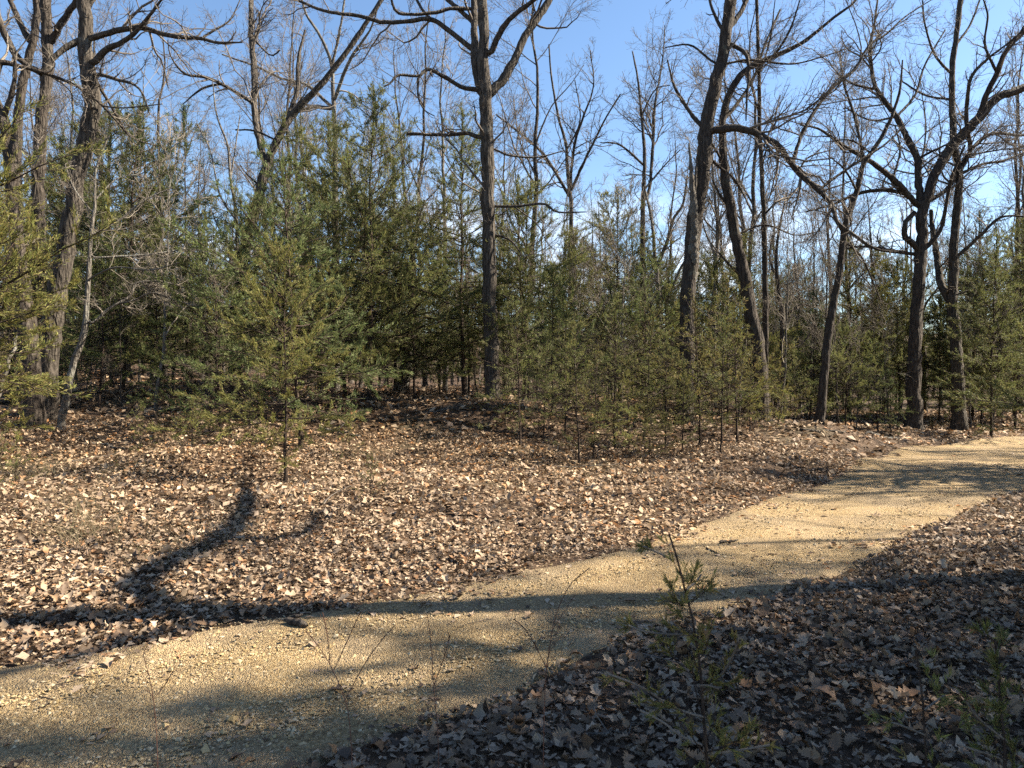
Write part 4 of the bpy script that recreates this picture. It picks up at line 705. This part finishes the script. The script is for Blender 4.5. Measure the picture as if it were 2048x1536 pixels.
def scatter_leaves(mb, rng, X, Y, temps, size, tiltsd, z_add=0.03):
    n = len(X); Z = zf(X, Y); tid = rng.integers(0, len(temps), n)
    onp = road_sd(X, Y) > 0.04; tiltsd = np.where(onp, 0.1, np.where(rng.random(n) < 0.6, 0.22, tiltsd)); yaw = rng.uniform(0, 2 * np.pi, n); pt = rng.normal(0, 1, n) * tiltsd; rl = rng.normal(0, 1, n) * tiltsd; s = size * np.clip(rng.lognormal(-0.12, 0.38, n), 0.35, 2.0)
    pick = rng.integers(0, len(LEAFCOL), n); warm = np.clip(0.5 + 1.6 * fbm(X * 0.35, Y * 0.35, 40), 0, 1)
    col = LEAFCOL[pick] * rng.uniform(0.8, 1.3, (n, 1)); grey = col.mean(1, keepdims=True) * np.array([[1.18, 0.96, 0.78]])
    g = np.clip(np.where(road_side(X, Y), 0.3, 0.05) + 0.3 * (1 - warm), 0, 0.9)[:, None]; col = col * (1 - g) + grey * g * 1.0; col = col * np.where(road_side(X, Y), 0.8, 1.0)[:, None]  # near side: weathered grey, plus the brown-dark shade put into the leaf colour
    for t_, (V, Fq) in enumerate(temps):
        m = np.where(tid == t_)[0]
        if not len(m): continue
        v = V[None] * s[m, None, None]
        def rot(v, a, i, j):
            c, s_ = np.cos(a)[:, None], np.sin(a)[:, None]; w = v.copy(); w[..., i] = v[..., i] * c - v[..., j] * s_; w[..., j] = v[..., i] * s_ + v[..., j] * c; return w
        v = rot(v, rl[m], 1, 2); v = rot(v, pt[m], 0, 2); v = rot(v, yaw[m], 0, 1)
        lift = -v[..., 2].min(1) * 0.75
        v += np.stack([X[m], Y[m], Z[m] + 0.002 + lift * np.where(onp[m], 0.6, 1) + 0.008 * onp[m] + rng.random(len(m)) * z_add * ~onp[m]], 1)[:, None, :]
        f = (Fq[None] + (np.arange(len(m)) * len(V))[:, None, None]).reshape(-1, 4)
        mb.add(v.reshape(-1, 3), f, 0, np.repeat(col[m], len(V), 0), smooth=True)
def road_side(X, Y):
    """true on the near side of the path: weathered leaves, coloured darker for the shade there"""
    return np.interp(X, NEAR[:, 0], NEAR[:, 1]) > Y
def wedge(rng, n, d0, d1, spread=0.95, pad=1.0, pw=1.0):
    d = np.sqrt(rng.random(n) * (d1 ** 2 - d0 ** 2) + d0 ** 2); x = rng.uniform(-1, 1, n) * (0.72 * spread * d + pad); return x, d
def keep_off_road(rng, X, Y, stray=0.012, edge=0.10):
    sd = road_sd(X, Y) + 0.5 * fbm(X * 2.1, Y * 2.1, 70); p = np.clip(1 - (sd + 0.03) / 0.38, 0, 1) ** 2.6
    p = np.maximum(p, stray * np.clip(2.2 * np.abs(fbm(X * 1.3, Y * 1.3, 81)) * 3, 0.2, 3))
    p = p * np.where(sd < -0.25, np.clip(1.15 + 1.5 * fbm(X * 0.8, Y * 0.8, 91), 0.35, 1), 1)
    return rng.random(len(X)) < p
rng = np.random.default_rng(5)
T_NEAR = [leaf_template(100 + i, 6) for i in range(12)]; T_MID = [leaf_template(200 + i, 3) for i in range(12)]; T_MID2 = [leaf_template(250 + i, 2, False) for i in range(10)]
T_FAR = [(np.array([(-0.5, 0, 0), (0, 0.3, f_), (0.5, 0, c_), (0, -0.3, f_ * 0.8)]), np.array([(0, 1, 2, 3)])) for f_, c_ in ((0.1, 0), (0.2, 0.1), (-0.1, 0.05), (0.15, -0.1), (0.25, 0.2))]
mb = MB()
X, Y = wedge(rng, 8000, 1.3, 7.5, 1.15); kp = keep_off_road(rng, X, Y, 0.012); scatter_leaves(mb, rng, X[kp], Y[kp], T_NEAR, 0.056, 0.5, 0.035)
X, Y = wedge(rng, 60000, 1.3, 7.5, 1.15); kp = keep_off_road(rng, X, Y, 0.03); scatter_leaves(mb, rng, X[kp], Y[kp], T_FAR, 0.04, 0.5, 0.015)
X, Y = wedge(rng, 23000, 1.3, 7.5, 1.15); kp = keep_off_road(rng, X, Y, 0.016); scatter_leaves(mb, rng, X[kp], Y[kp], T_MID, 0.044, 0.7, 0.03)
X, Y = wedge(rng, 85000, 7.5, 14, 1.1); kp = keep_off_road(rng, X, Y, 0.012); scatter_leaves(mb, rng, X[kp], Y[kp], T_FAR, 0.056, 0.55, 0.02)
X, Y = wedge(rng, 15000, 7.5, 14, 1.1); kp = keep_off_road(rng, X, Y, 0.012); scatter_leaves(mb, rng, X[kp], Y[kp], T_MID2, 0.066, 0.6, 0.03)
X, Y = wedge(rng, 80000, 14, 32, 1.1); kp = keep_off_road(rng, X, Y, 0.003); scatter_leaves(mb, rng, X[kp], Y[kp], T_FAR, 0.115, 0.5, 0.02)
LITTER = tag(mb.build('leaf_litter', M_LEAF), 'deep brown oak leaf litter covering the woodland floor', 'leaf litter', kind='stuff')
# the leaves that show largest, one object each
big = [leaf_template(400 + i, 12) for i in range(9)]; bigm = []
for V, Fq in big:
    m_ = MB(); m_.add(V, Fq); bigm.append(m_.mesh('leaf', [M_LEAF1]))
cnt = 0
while cnt < 300:
    x, y = wedge(rng, 1, 2.55, 5.2, 0.98, 0.0); x, y = float(x[0]), float(y[0]); sd = float(road_sd(np.array([x]), np.array([y]))[0])
    if sd > 0.02: continue
    o = bpy.data.objects.new('leaf', bigm[cnt % 9]); COL.objects.link(o); o.parent = LITTER
    s = rng.uniform(0.055, 0.10); o.scale = (s, s, s); o.location = (x, y, float(zf(np.array([x]), np.array([y]))[0]) + (0.013 if sd > 0.02 else 0.022 + 0.02 * rng.random()))
    tl = 0.08 if sd > 0.02 else 0.3; o.rotation_euler = (rng.normal(0, tl), rng.normal(0, tl), rng.uniform(0, 6.28)); cnt += 1

# sticks and twigs shed over the leaves and the path
rng = np.random.default_rng(15); X, Y = wedge(rng, 1800, 2.0, 24, 1.05); sd = road_sd(X, Y); kp = (sd < 0) | (rng.random(len(X)) < 0.5); X, Y = X[kp], Y[kp]; n = len(X)
l = np.clip(rng.lognormal(-1.9, 0.7, n), 0.05, 1.4) * np.where(road_sd(X, Y) > 0, 0.55, 1); a = rng.uniform(0, 6.28, n); t = np.linspace(-0.5, 0.5, 6)[None, :]
bend = rng.normal(0, 0.12, n)[:, None] * (t ** 2 * 4); PX = X[:, None] + l[:, None] * (np.cos(a)[:, None] * t - np.sin(a)[:, None] * bend); PY = Y[:, None] + l[:, None] * (np.sin(a)[:, None] * t + np.cos(a)[:, None] * bend)
PZ = zf(PX, PY) + np.where(road_sd(PX, PY) > 0, 0.02, 0.045) + rng.normal(0, 0.006, PX.shape); mb = MB(); R = np.clip(l * 0.011, 0.0016, 0.009)[:, None] * np.linspace(1, 0.5, 6)[None]
tubes(mb, np.stack([PX, PY, PZ], -1), R, 3); tag(mb.build('twig_litter', M_TWIG), 'small fallen twigs strewn over leaves and gravel', 'twigs', kind='stuff')

# ------------------------------------------------------------------ gravel stones
rng = np.random.default_rng(6); mb = MB()
d = 2.2 + 9 * rng.random(90000) ** 1.5; x = rng.uniform(-1, 1, 90000) * (0.74 * d + 0.6)
sd = road_sd(x, d); kp = (sd + 0.15 * fbm(x * 3, d * 3, 8) > 0.0) & (rng.random(len(x)) < 0.85); x, d = x[kp][:34000], d[kp][:34000]; n = len(x)
O = np.array([(1, 0, 0), (-1, 0, 0), (0, 1, 0), (0, -1, 0), (0, 0, 1), (0, 0, -1)], float); OF = np.array([(0, 2, 4), (2, 1, 4), (1, 3, 4), (3, 0, 4), (2, 0, 5), (1, 2, 5), (3, 1, 5), (0, 3, 5)])
s = rng.lognormal(math.log(0.0068), 0.34, n); V = O[None] * s[:, None, None] * rng.uniform(0.55, 1.35, (n, 6, 1)) + rng.normal(0, 0.25, (n, 6, 3)) * s[:, None, None]
a = rng.uniform(0, 6.28, n); c_, s_ = np.cos(a)[:, None], np.sin(a)[:, None]; V[..., 0], V[..., 1] = V[..., 0] * c_ - V[..., 1] * s_, V[..., 0] * s_ + V[..., 1] * c_
V[..., 2] *= 0.7; V += np.stack([x, d, zf(x, d) + 0.008 + 0.012 * fbm(x * 3, d * 3, 5) + 0.02 * fbm(x * 1.1, d * 1.1, 55) + s * 0.25], 1)[:, None]
SC = np.array([(0.3869, 0.2936, 0.1535), (0.427, 0.3336, 0.1868), (0.3336, 0.2468, 0.1201), (0.4404, 0.3736, 0.2536), (0.2802, 0.2135, 0.1268), (0.3602, 0.2869, 0.1801)])
col = SC[rng.integers(0, 6, n)] * rng.uniform(0.75, 1.15, (n, 1)) * np.array([1.03, 0.97, 0.92])
mb.add(V.reshape(-1, 3), (OF[None] + (np.arange(n) * 6)[:, None, None]).reshape(-1, 3), 0, np.repeat(col, 6, 0), smooth=False)
tag(mb.build('gravel', M_STONE), 'loose tan crushed stone covering the path', 'gravel', kind='stuff')

# ------------------------------------------------------------------ dry grass among the leaves
rng = np.random.default_rng(8); mb = MB()
cl = [(px(x_, y_, EYE * F / (y_ - 768) * 0.97)[:2], n_, r_, h_) for x_, y_, n_, r_, h_ in [(170, 1100, 150, 0.3, 0.42), (140, 1060, 90, 0.35, 0.38), (430, 1090, 260, 0.6, 0.12), (560, 1040, 240, 0.7, 0.10), (330, 1120, 160, 0.4, 0.12), (640, 1000, 240, 0.8, 0.12), (850, 1010, 200, 0.9, 0.10), (250, 1000, 90, 0.5, 0.3), (720, 950, 80, 0.4, 0.3), (1180, 985, 60, 0.7, 0.22), (60, 1000, 200, 0.5, 0.35), (1050, 960, 120, 1.0, 0.14)]]
for c, n, r, h in cl:
    b = np.zeros((n, 3)); b[:, 0] = c[0] + rng.normal(0, r * 0.6, n); b[:, 1] = c[1] + rng.normal(0, r * 0.6, n); b[:, 2] = zf(b[:, 0], b[:, 1]) - 0.01
    ok = road_sd(b[:, 0], b[:, 1]) < -0.1; b = b[ok]; n = len(b)
    D = nrm(rng.normal(0, 0.35, (n, 3)) + np.array([0, 0, 1.0])); l = h * rng.uniform(0.4, 1.3, n); P = np.zeros((n, 5, 3)); P[:, 0] = b
    for k in range(1, 5): D = nrm(D + rng.normal(0, 0.12, (n, 3)) + np.array([0, 0, -0.07 * k])); P[:, k] = P[:, k - 1] + D * (l / 4)[:, None]
    R = np.full((n, 5), 0.0018) * np.linspace(1, 0.3, 5); pal = np.array([(0.294, 0.231, 0.133), (0.238, 0.189, 0.105), (0.168, 0.154, 0.077), (0.336, 0.28, 0.182)])
    tubes(mb, P, R, 3, 0, pal[rng.integers(0, 4, n)])
tag(mb.build('dry_grass', M_GRASS), 'thin dry straw coloured grass poking through the leaves', 'grass', kind='stuff')

# ------------------------------------------------------------------ near plants in front of the camera
def near_cedar(name, label, seed, stem, d, branches, pal, dens, bl=0.032, bw=0.0045, fill=22):
    rng = np.random.default_rng(seed); P, R = pix_poly(stem, d, 0.0, rng, 0.03); b = P[0].copy(); b[2] = zf(b[:1], b[1:2])[0] - 0.02
    if P[0][2] > b[2] + 0.03: P = np.concatenate([np.linspace(b, P[0], 6)[:-1], P]); R = np.concatenate([np.full(5, R[0]), R])
    base = P[0].copy(); root = empty(name, base); tag(root, label, 'cedar')
    mb = MB(); tubes(mb, P - base, R, 7, rough=0.05, rng=rng); mb.build('stem', M_CEDARBARK, root)
    polys = []
    for br in branches:
        LP, LR = pix_poly(br, d, rng.normal(0, 0.12), rng, 0.03); mb = MB(); tubes(mb, LP - base, LR, 6); mb.build('branch', M_TWIGP, root); polys.append(rs(LP, LR, 10))
    mb = MB(); sp, sr = rs(P[len(P) // 6:], R[len(P) // 6:], 10)
    g = grow(rng, sp[None], sr[None], fill, 0.05, 1.0, (0.6, 1.2), 0.24, 10, 0.12, 0.06, 0.5, 0.4, rmin=0.0014, lmin=0.06, lmax=0.3); tubes(mb, g[0] - base, g[1], 4, 0)
    A = np.concatenate([g[0]] + [p[0][None] for p in polys]); AR = np.concatenate([g[1]] + [p[1][None] for p in polys])
    n2 = int(plen(A).sum() * 26); S, SR = grow(rng, A, AR, n2, 0.2, 1, (0.4, 0.9), 0.3, 5, 0.12, 0.04, 0.5, 0.5, rmin=0.001, lmin=0.03, lmax=0.13); tubes(mb, S - base, SR, 3, 0)
    m = int(plen(S).sum() * dens); ln = plen(S); idx = rng.choice(len(S), m, p=ln / ln.sum()); t_ = rng.random(m) ** 0.8
    bb = lerp_poly(S[idx], t_); tn = nrm(lerp_poly(S[idx], np.minimum(t_ + 0.1, 1)) - lerp_poly(S[idx], np.maximum(t_ - 0.1, 0)))
    blades(mb, rng, bb - base, tn + rng.normal(0, 0.4, (m, 3)), bl, bw, pal); mb.build('crown', [M_CEDARBARK, M_FOL], root)
    return root
near_cedar('cedar_seedling', 'leggy feathery cedar seedling with a bent pale side branch over the shaded leaves', 61, [(1425, 1800, 11), (1418, 1620, 10), (1412, 1500, 9), (1405, 1400, 8), (1398, 1320, 7), (1385, 1240, 6), (1370, 1180, 5), (1355, 1120, 4), (1338, 1068, 2)], 2.0,
           [[(1410, 1434, 6), (1370, 1424, 5), (1330, 1404, 5), (1290, 1378, 4), (1250, 1360, 3), (1215, 1348, 2)], [(1398, 1372, 4), (1415, 1370, 4), (1440, 1378, 3)], [(1405, 1490, 4), (1360, 1470, 3), (1320, 1440, 3), (1280, 1420, 2)], [(1390, 1270, 3), (1330, 1268, 3), (1285, 1262, 2), (1255, 1250, 1.5)], [(1415, 1510, 4), (1480, 1500, 3), (1540, 1490, 2)], [(1345, 1120, 2.5), (1310, 1102, 2), (1285, 1092, 1.5)], [(1372, 1180, 3), (1390, 1165, 2), (1402, 1150, 1.5)], [(1405, 1390, 3), (1450, 1340, 2), (1480, 1280, 1.5)]], PAL_OLIVE * np.array([1.05, 0.92, 0.85]), 360)
near_cedar('cedar_seedling', 'small yellowish cedar seedling among shaded leaves near a patch of bare gravel', 62, [(1862, 1800, 8), (1856, 1600, 7), (1850, 1480, 6), (1845, 1400, 5), (1838, 1340, 3), (1832, 1300, 2)], 2.1,
           [[(1850, 1470, 4), (1800, 1450, 3), (1760, 1440, 2)], [(1848, 1420, 3), (1890, 1390, 2)]], PAL_OLIVE * 1.15, 340, fill=16)
near_cedar('cedar_seedling', 'dense dark cedar seedling in deep shade below the path edge', 63, [(2015, 1850, 12), (2012, 1600, 10), (2008, 1480, 9), (2000, 1400, 7), (1995, 1330, 4), (1990, 1280, 2)], 2.0,
           [[(2010, 1480, 5), (1960, 1440, 4), (1930, 1400, 2)], [(2010, 1520, 5), (1950, 1500, 4), (1915, 1490, 2)], [(2005, 1430, 4), (2050, 1390, 3)]], PAL_GREEN, 420, fill=34)
def stalk(label, seed, stem, d, branches):
    rng = np.random.default_rng(seed); P, R = pix_poly(stem, d, 0.15, rng, 0.04); b = P[0].copy(); b[2] = zf(b[:1], b[1:2])[0] - 0.02
    if P[0][2] > b[2]: P = np.concatenate([[b], P]); R = np.concatenate([R[:1], R])
    base = P[0].copy(); root = empty('briar_stalk', base); tag(root, label, 'stalk')
    mb = MB(); tubes(mb, P - base, R * 0.55, 5); mb.build('stem', M_BRIAR, root); polys = []
    for br in branches:
        LP, LR = pix_poly(br, d + 0.1, rng.normal(0, 0.1), rng, 0.04); polys.append(rs(LP, LR * 0.55, 8))
    mb = MB(); A = np.stack([rs(P[len(P) // 3:], R[len(P) // 3:] * 0.5, 8)[0]] + [p[0] for p in polys]); AR = np.stack([rs(P[len(P) // 3:], R[len(P) // 3:] * 0.5, 8)[1]] + [p[1] for p in polys])
    if polys: tubes(mb, A[1:] - base, AR[1:], 4)
    g = grow(rng, A, AR, 16, 0.2, 1, (0.4, 0.9), 0.22, 6, 0.12, 0.05, 0.6, 0.5, rmin=0.0009, lmin=0.04, lmax=0.22); tubes(mb, g[0] - base, g[1], 3)
    mb.build('crown', M_BRIAR, root)
stalk('reddish bare stalk leaning over the path above the dark piece of bark', 71, [(706, 1640, 4), (702, 1480, 4), (690, 1400, 4), (660, 1330, 3.5), (635, 1290, 3), (610, 1260, 2.5)], 2.5, [[(660, 1330, 3), (655, 1270, 2), (645, 1225, 1.5)], [(668, 1340, 2.5), (700, 1270, 2), (720, 1225, 1.5)], [(690, 1400, 2.5), (740, 1310, 2), (790, 1250, 1.5)]])
stalk('short reddish stalk with two thin twigs at the lower path edge', 72, [(318, 1640, 3), (312, 1450, 3), (300, 1360, 2.5), (287, 1310, 2), (296, 1285, 1.5)], 2.6, [[(305, 1400, 2), (330, 1370, 1.5), (352, 1330, 1)]])
stalk('upright thin stalk with an arching tip in front of the seedling', 73, [(1085, 1620, 4), (1090, 1380, 3.5), (1100, 1290, 3), (1112, 1230, 2.5), (1140, 1170, 2), (1180, 1135, 1.5)], 2.5, [[(1105, 1260, 2), (1130, 1220, 1.5), (1150, 1190, 1)], [(1095, 1340, 2), (1060, 1270, 1.5), (1030, 1240, 1)]])
stalk('wiry stalk with faint side twigs beside the leaf pile edge', 74, [(880, 1650, 4), (876, 1480, 3.5), (868, 1380, 3), (862, 1290, 2.5), (855, 1230, 1.5)], 2.6, [[(868, 1370, 2), (890, 1310, 1.5), (900, 1270, 1)]])

# ------------------------------------------------------------------ things lying about
def fallen_stick(name, label, a, b, r, seed, bark, cat, bend=0.05, K=10, twigs=0, group=None):
    rng = np.random.default_rng(seed); a = np.array(a, float); b = np.array(b, float); t = np.linspace(0, 1, K)[:, None]
    P = a * (1 - t) + b * t; ln = np.linalg.norm(b - a); P[1:-1] += rng.normal(0, bend * ln * 0.25, (K - 2, 3)) * np.array([1, 1, 0.5])
    R = r * np.linspace(1, 0.55, K); base = P[0].copy(); root = empty(name, base); tag(root, label, cat, group)
    mb = MB(); tubes(mb, P - base, R, 8, rough=0.08, rng=rng)
    for e, s_ in ((0, 1), (K - 1, -1)): 
        i0 = e * 8; mb.add(np.concatenate([mb.V[0][i0:i0 + 8], [P[e] - base]]), np.array([(j, (j + 1) % 8, 8) for j in range(8)]), 0, None, False)
    mb.build('stick', bark, root)
    if twigs:
        mb = MB(); g = grow(rng, P[None], R[None], twigs, 0.2, 1, (0.4, 1.0), 0.3, 6, 0.15, 0.04, 0.5, 0.4, rmin=r * 0.15); tubes(mb, g[0] - base, g[1], 4); mb.build('crown', bark, root)
def gp(x_, y_, lift=0.02):
    d = EYE * F / (y_ - 768); q = px(x_, y_, d)[:2]; return (q[0], q[1], float(zf(q[:1], q[1:])[0]) + lift)
def dp(x_, y_, d): return tuple(px(x_, y_, d))
fallen_stick('fallen_twig', 'short brown stick lying flat on the sunlit gravel', gp(1412, 1100), gp(1438, 1112), 0.008, 81, M_DARK, 'twig')
fallen_stick('fallen_twig', 'curled brown scrap of bark on the gravel beside the leaf edge', gp(1440, 1088), gp(1476, 1084), 0.014, 82, M_DARK, 'twig', 0.15)
fallen_stick('fallen_twig', 'dark thin twig lying across the far sunlit gravel', gp(1690, 995), gp(1745, 992), 0.009, 83, M_DARK, 'twig', 0.1, twigs=5)
fallen_stick('fallen_twig', 'curved wiry twig on the shaded gravel', gp(80, 1420), gp(110, 1380), 0.004, 84, M_DARK, 'twig', 0.5, twigs=2)
fallen_stick('fallen_twig', 'long thin straight twig on the gravel near the leaf pile', gp(110, 1376), gp(200, 1357), 0.003, 85, M_DARK, 'twig')
fallen_stick('fallen_twig', 'pale bent stick in the shaded leaves below the seedling', gp(1180, 1500, 0.05), gp(1290, 1470, 0.06), 0.006, 86, M_PALE, 'twig', 0.3)
def lz(x_, d, h): x, y = at(x_, d); return (x, y, float(zf(np.array([x]), np.array([y]))[0]) + h)
fallen_stick('fallen_branch', 'pale broken branch propped level between two thin stems', lz(252, 19, 1.25), lz(284, 19, 1.22), 0.035, 87, M_PALE, 'branch')
fallen_stick('fallen_branch', 'bowed pale branch arching down to the ground behind the twin oaks', lz(296, 19, 1.2), lz(340, 18.4, 0.02), 0.03, 88, M_PALE, 'branch', 0.2, twigs=5)
fallen_stick('fallen_branch', 'grey branch leaning into the leaves beside the twin oaks', lz(-20, 13.5, 0.0), lz(42, 14.2, 1.6), 0.045, 89, M_PALE, 'branch', 0.1)
fallen_stick('fallen_branch', 'thin twiggy branch fallen in the sun beyond the leaning sapling', lz(195, 17, 0.75), lz(248, 16, 0.02), 0.018, 90, M_PALE, 'branch', 0.3, twigs=8)
fallen_stick('fallen_log', 'old log lying in the brush behind the tall straight oak', lz(1065, 18, 0.09), lz(1140, 18.6, 0.09), 0.09, 91, M_OAK, 'log')
fallen_stick('fallen_log', 'thin fallen log lying on the leaves between cedars and tall oak', lz(700, 16.4, 0.05), lz(830, 17.0, 0.05), 0.05, 92, M_DARK, 'log', twigs=4)
for k_, (x0, d0, x1, d1, r_) in enumerate([(640, 14.2, 720, 13.6, 0.03), (500, 15.5, 590, 16.4, 0.04), (850, 14.6, 930, 15.2, 0.022), (260, 14.5, 350, 14.0, 0.03), (1210, 16.5, 1290, 17.2, 0.04), (1600, 15.6, 1690, 16.0, 0.03), (1730, 17.8, 1800, 18.6, 0.035), (1070, 12.6, 1130, 12.2, 0.016), (180, 11.6, 250, 11.2, 0.018), (900, 10.6, 960, 10.3, 0.013)]):
    fallen_stick('fallen_branch', 'grey twiggy branch lying on the leaf litter among the trees', lz(x0, d0, r_ * 1.3), lz(x1, d1, r_ * 1.3), r_, 120 + k_, [M_PALE, M_OAK][k_ % 2], 'branch', 0.12, twigs=6, group='fallen branches on the woodland floor')
# the dark piece of weathered bark on the gravel
rng = np.random.default_rng(95); c = np.array(gp(590, 1258, 0.0)); root = empty('bark_chunk', c); tag(root, 'dark weathered split piece of bark lying on the sunlit gravel', 'bark')
for (ax, bx_, r, nm) in (((-0.075, 0.05, 0.03), (0.09, -0.035, 0.018), 0.026, 'slab'), ((-0.045, 0.065, 0.04), (0.03, 0.075, 0.055), 0.013, 'splinter')):
    t = np.linspace(0, 1, 9)[:, None]; P = np.array(ax) * (1 - t) + np.array(bx_) * t; R = r * np.array([0.35, 0.8, 1, 1.05, 0.95, 1, 0.9, 0.75, 0.3]); mb = MB(); tubes(mb, P, R, 9, rough=0.16, rng=rng); mb.build(nm, M_DARK, root)
mb = MB(); A = np.stack([np.linspace((-0.07, 0.05, 0.03), (-0.25, 0.02 + 0.05 * i, 0.012), 6) + rng.normal(0, 0.006, (6, 3)) for i in (-1, 0, 1)]); tubes(mb, A, np.full((3, 6), 0.003) * np.linspace(1, 0.4, 6), 4)
g = grow(rng, A, np.full((3, 6), 0.002), 8, 0.2, 1, (0.4, 0.9), 0.35, 4, 0.15, 0, 0.7, 0.5, rmin=0.001); tubes(mb, g[0], g[1], 3); mb.build('crown', M_DARK, root)
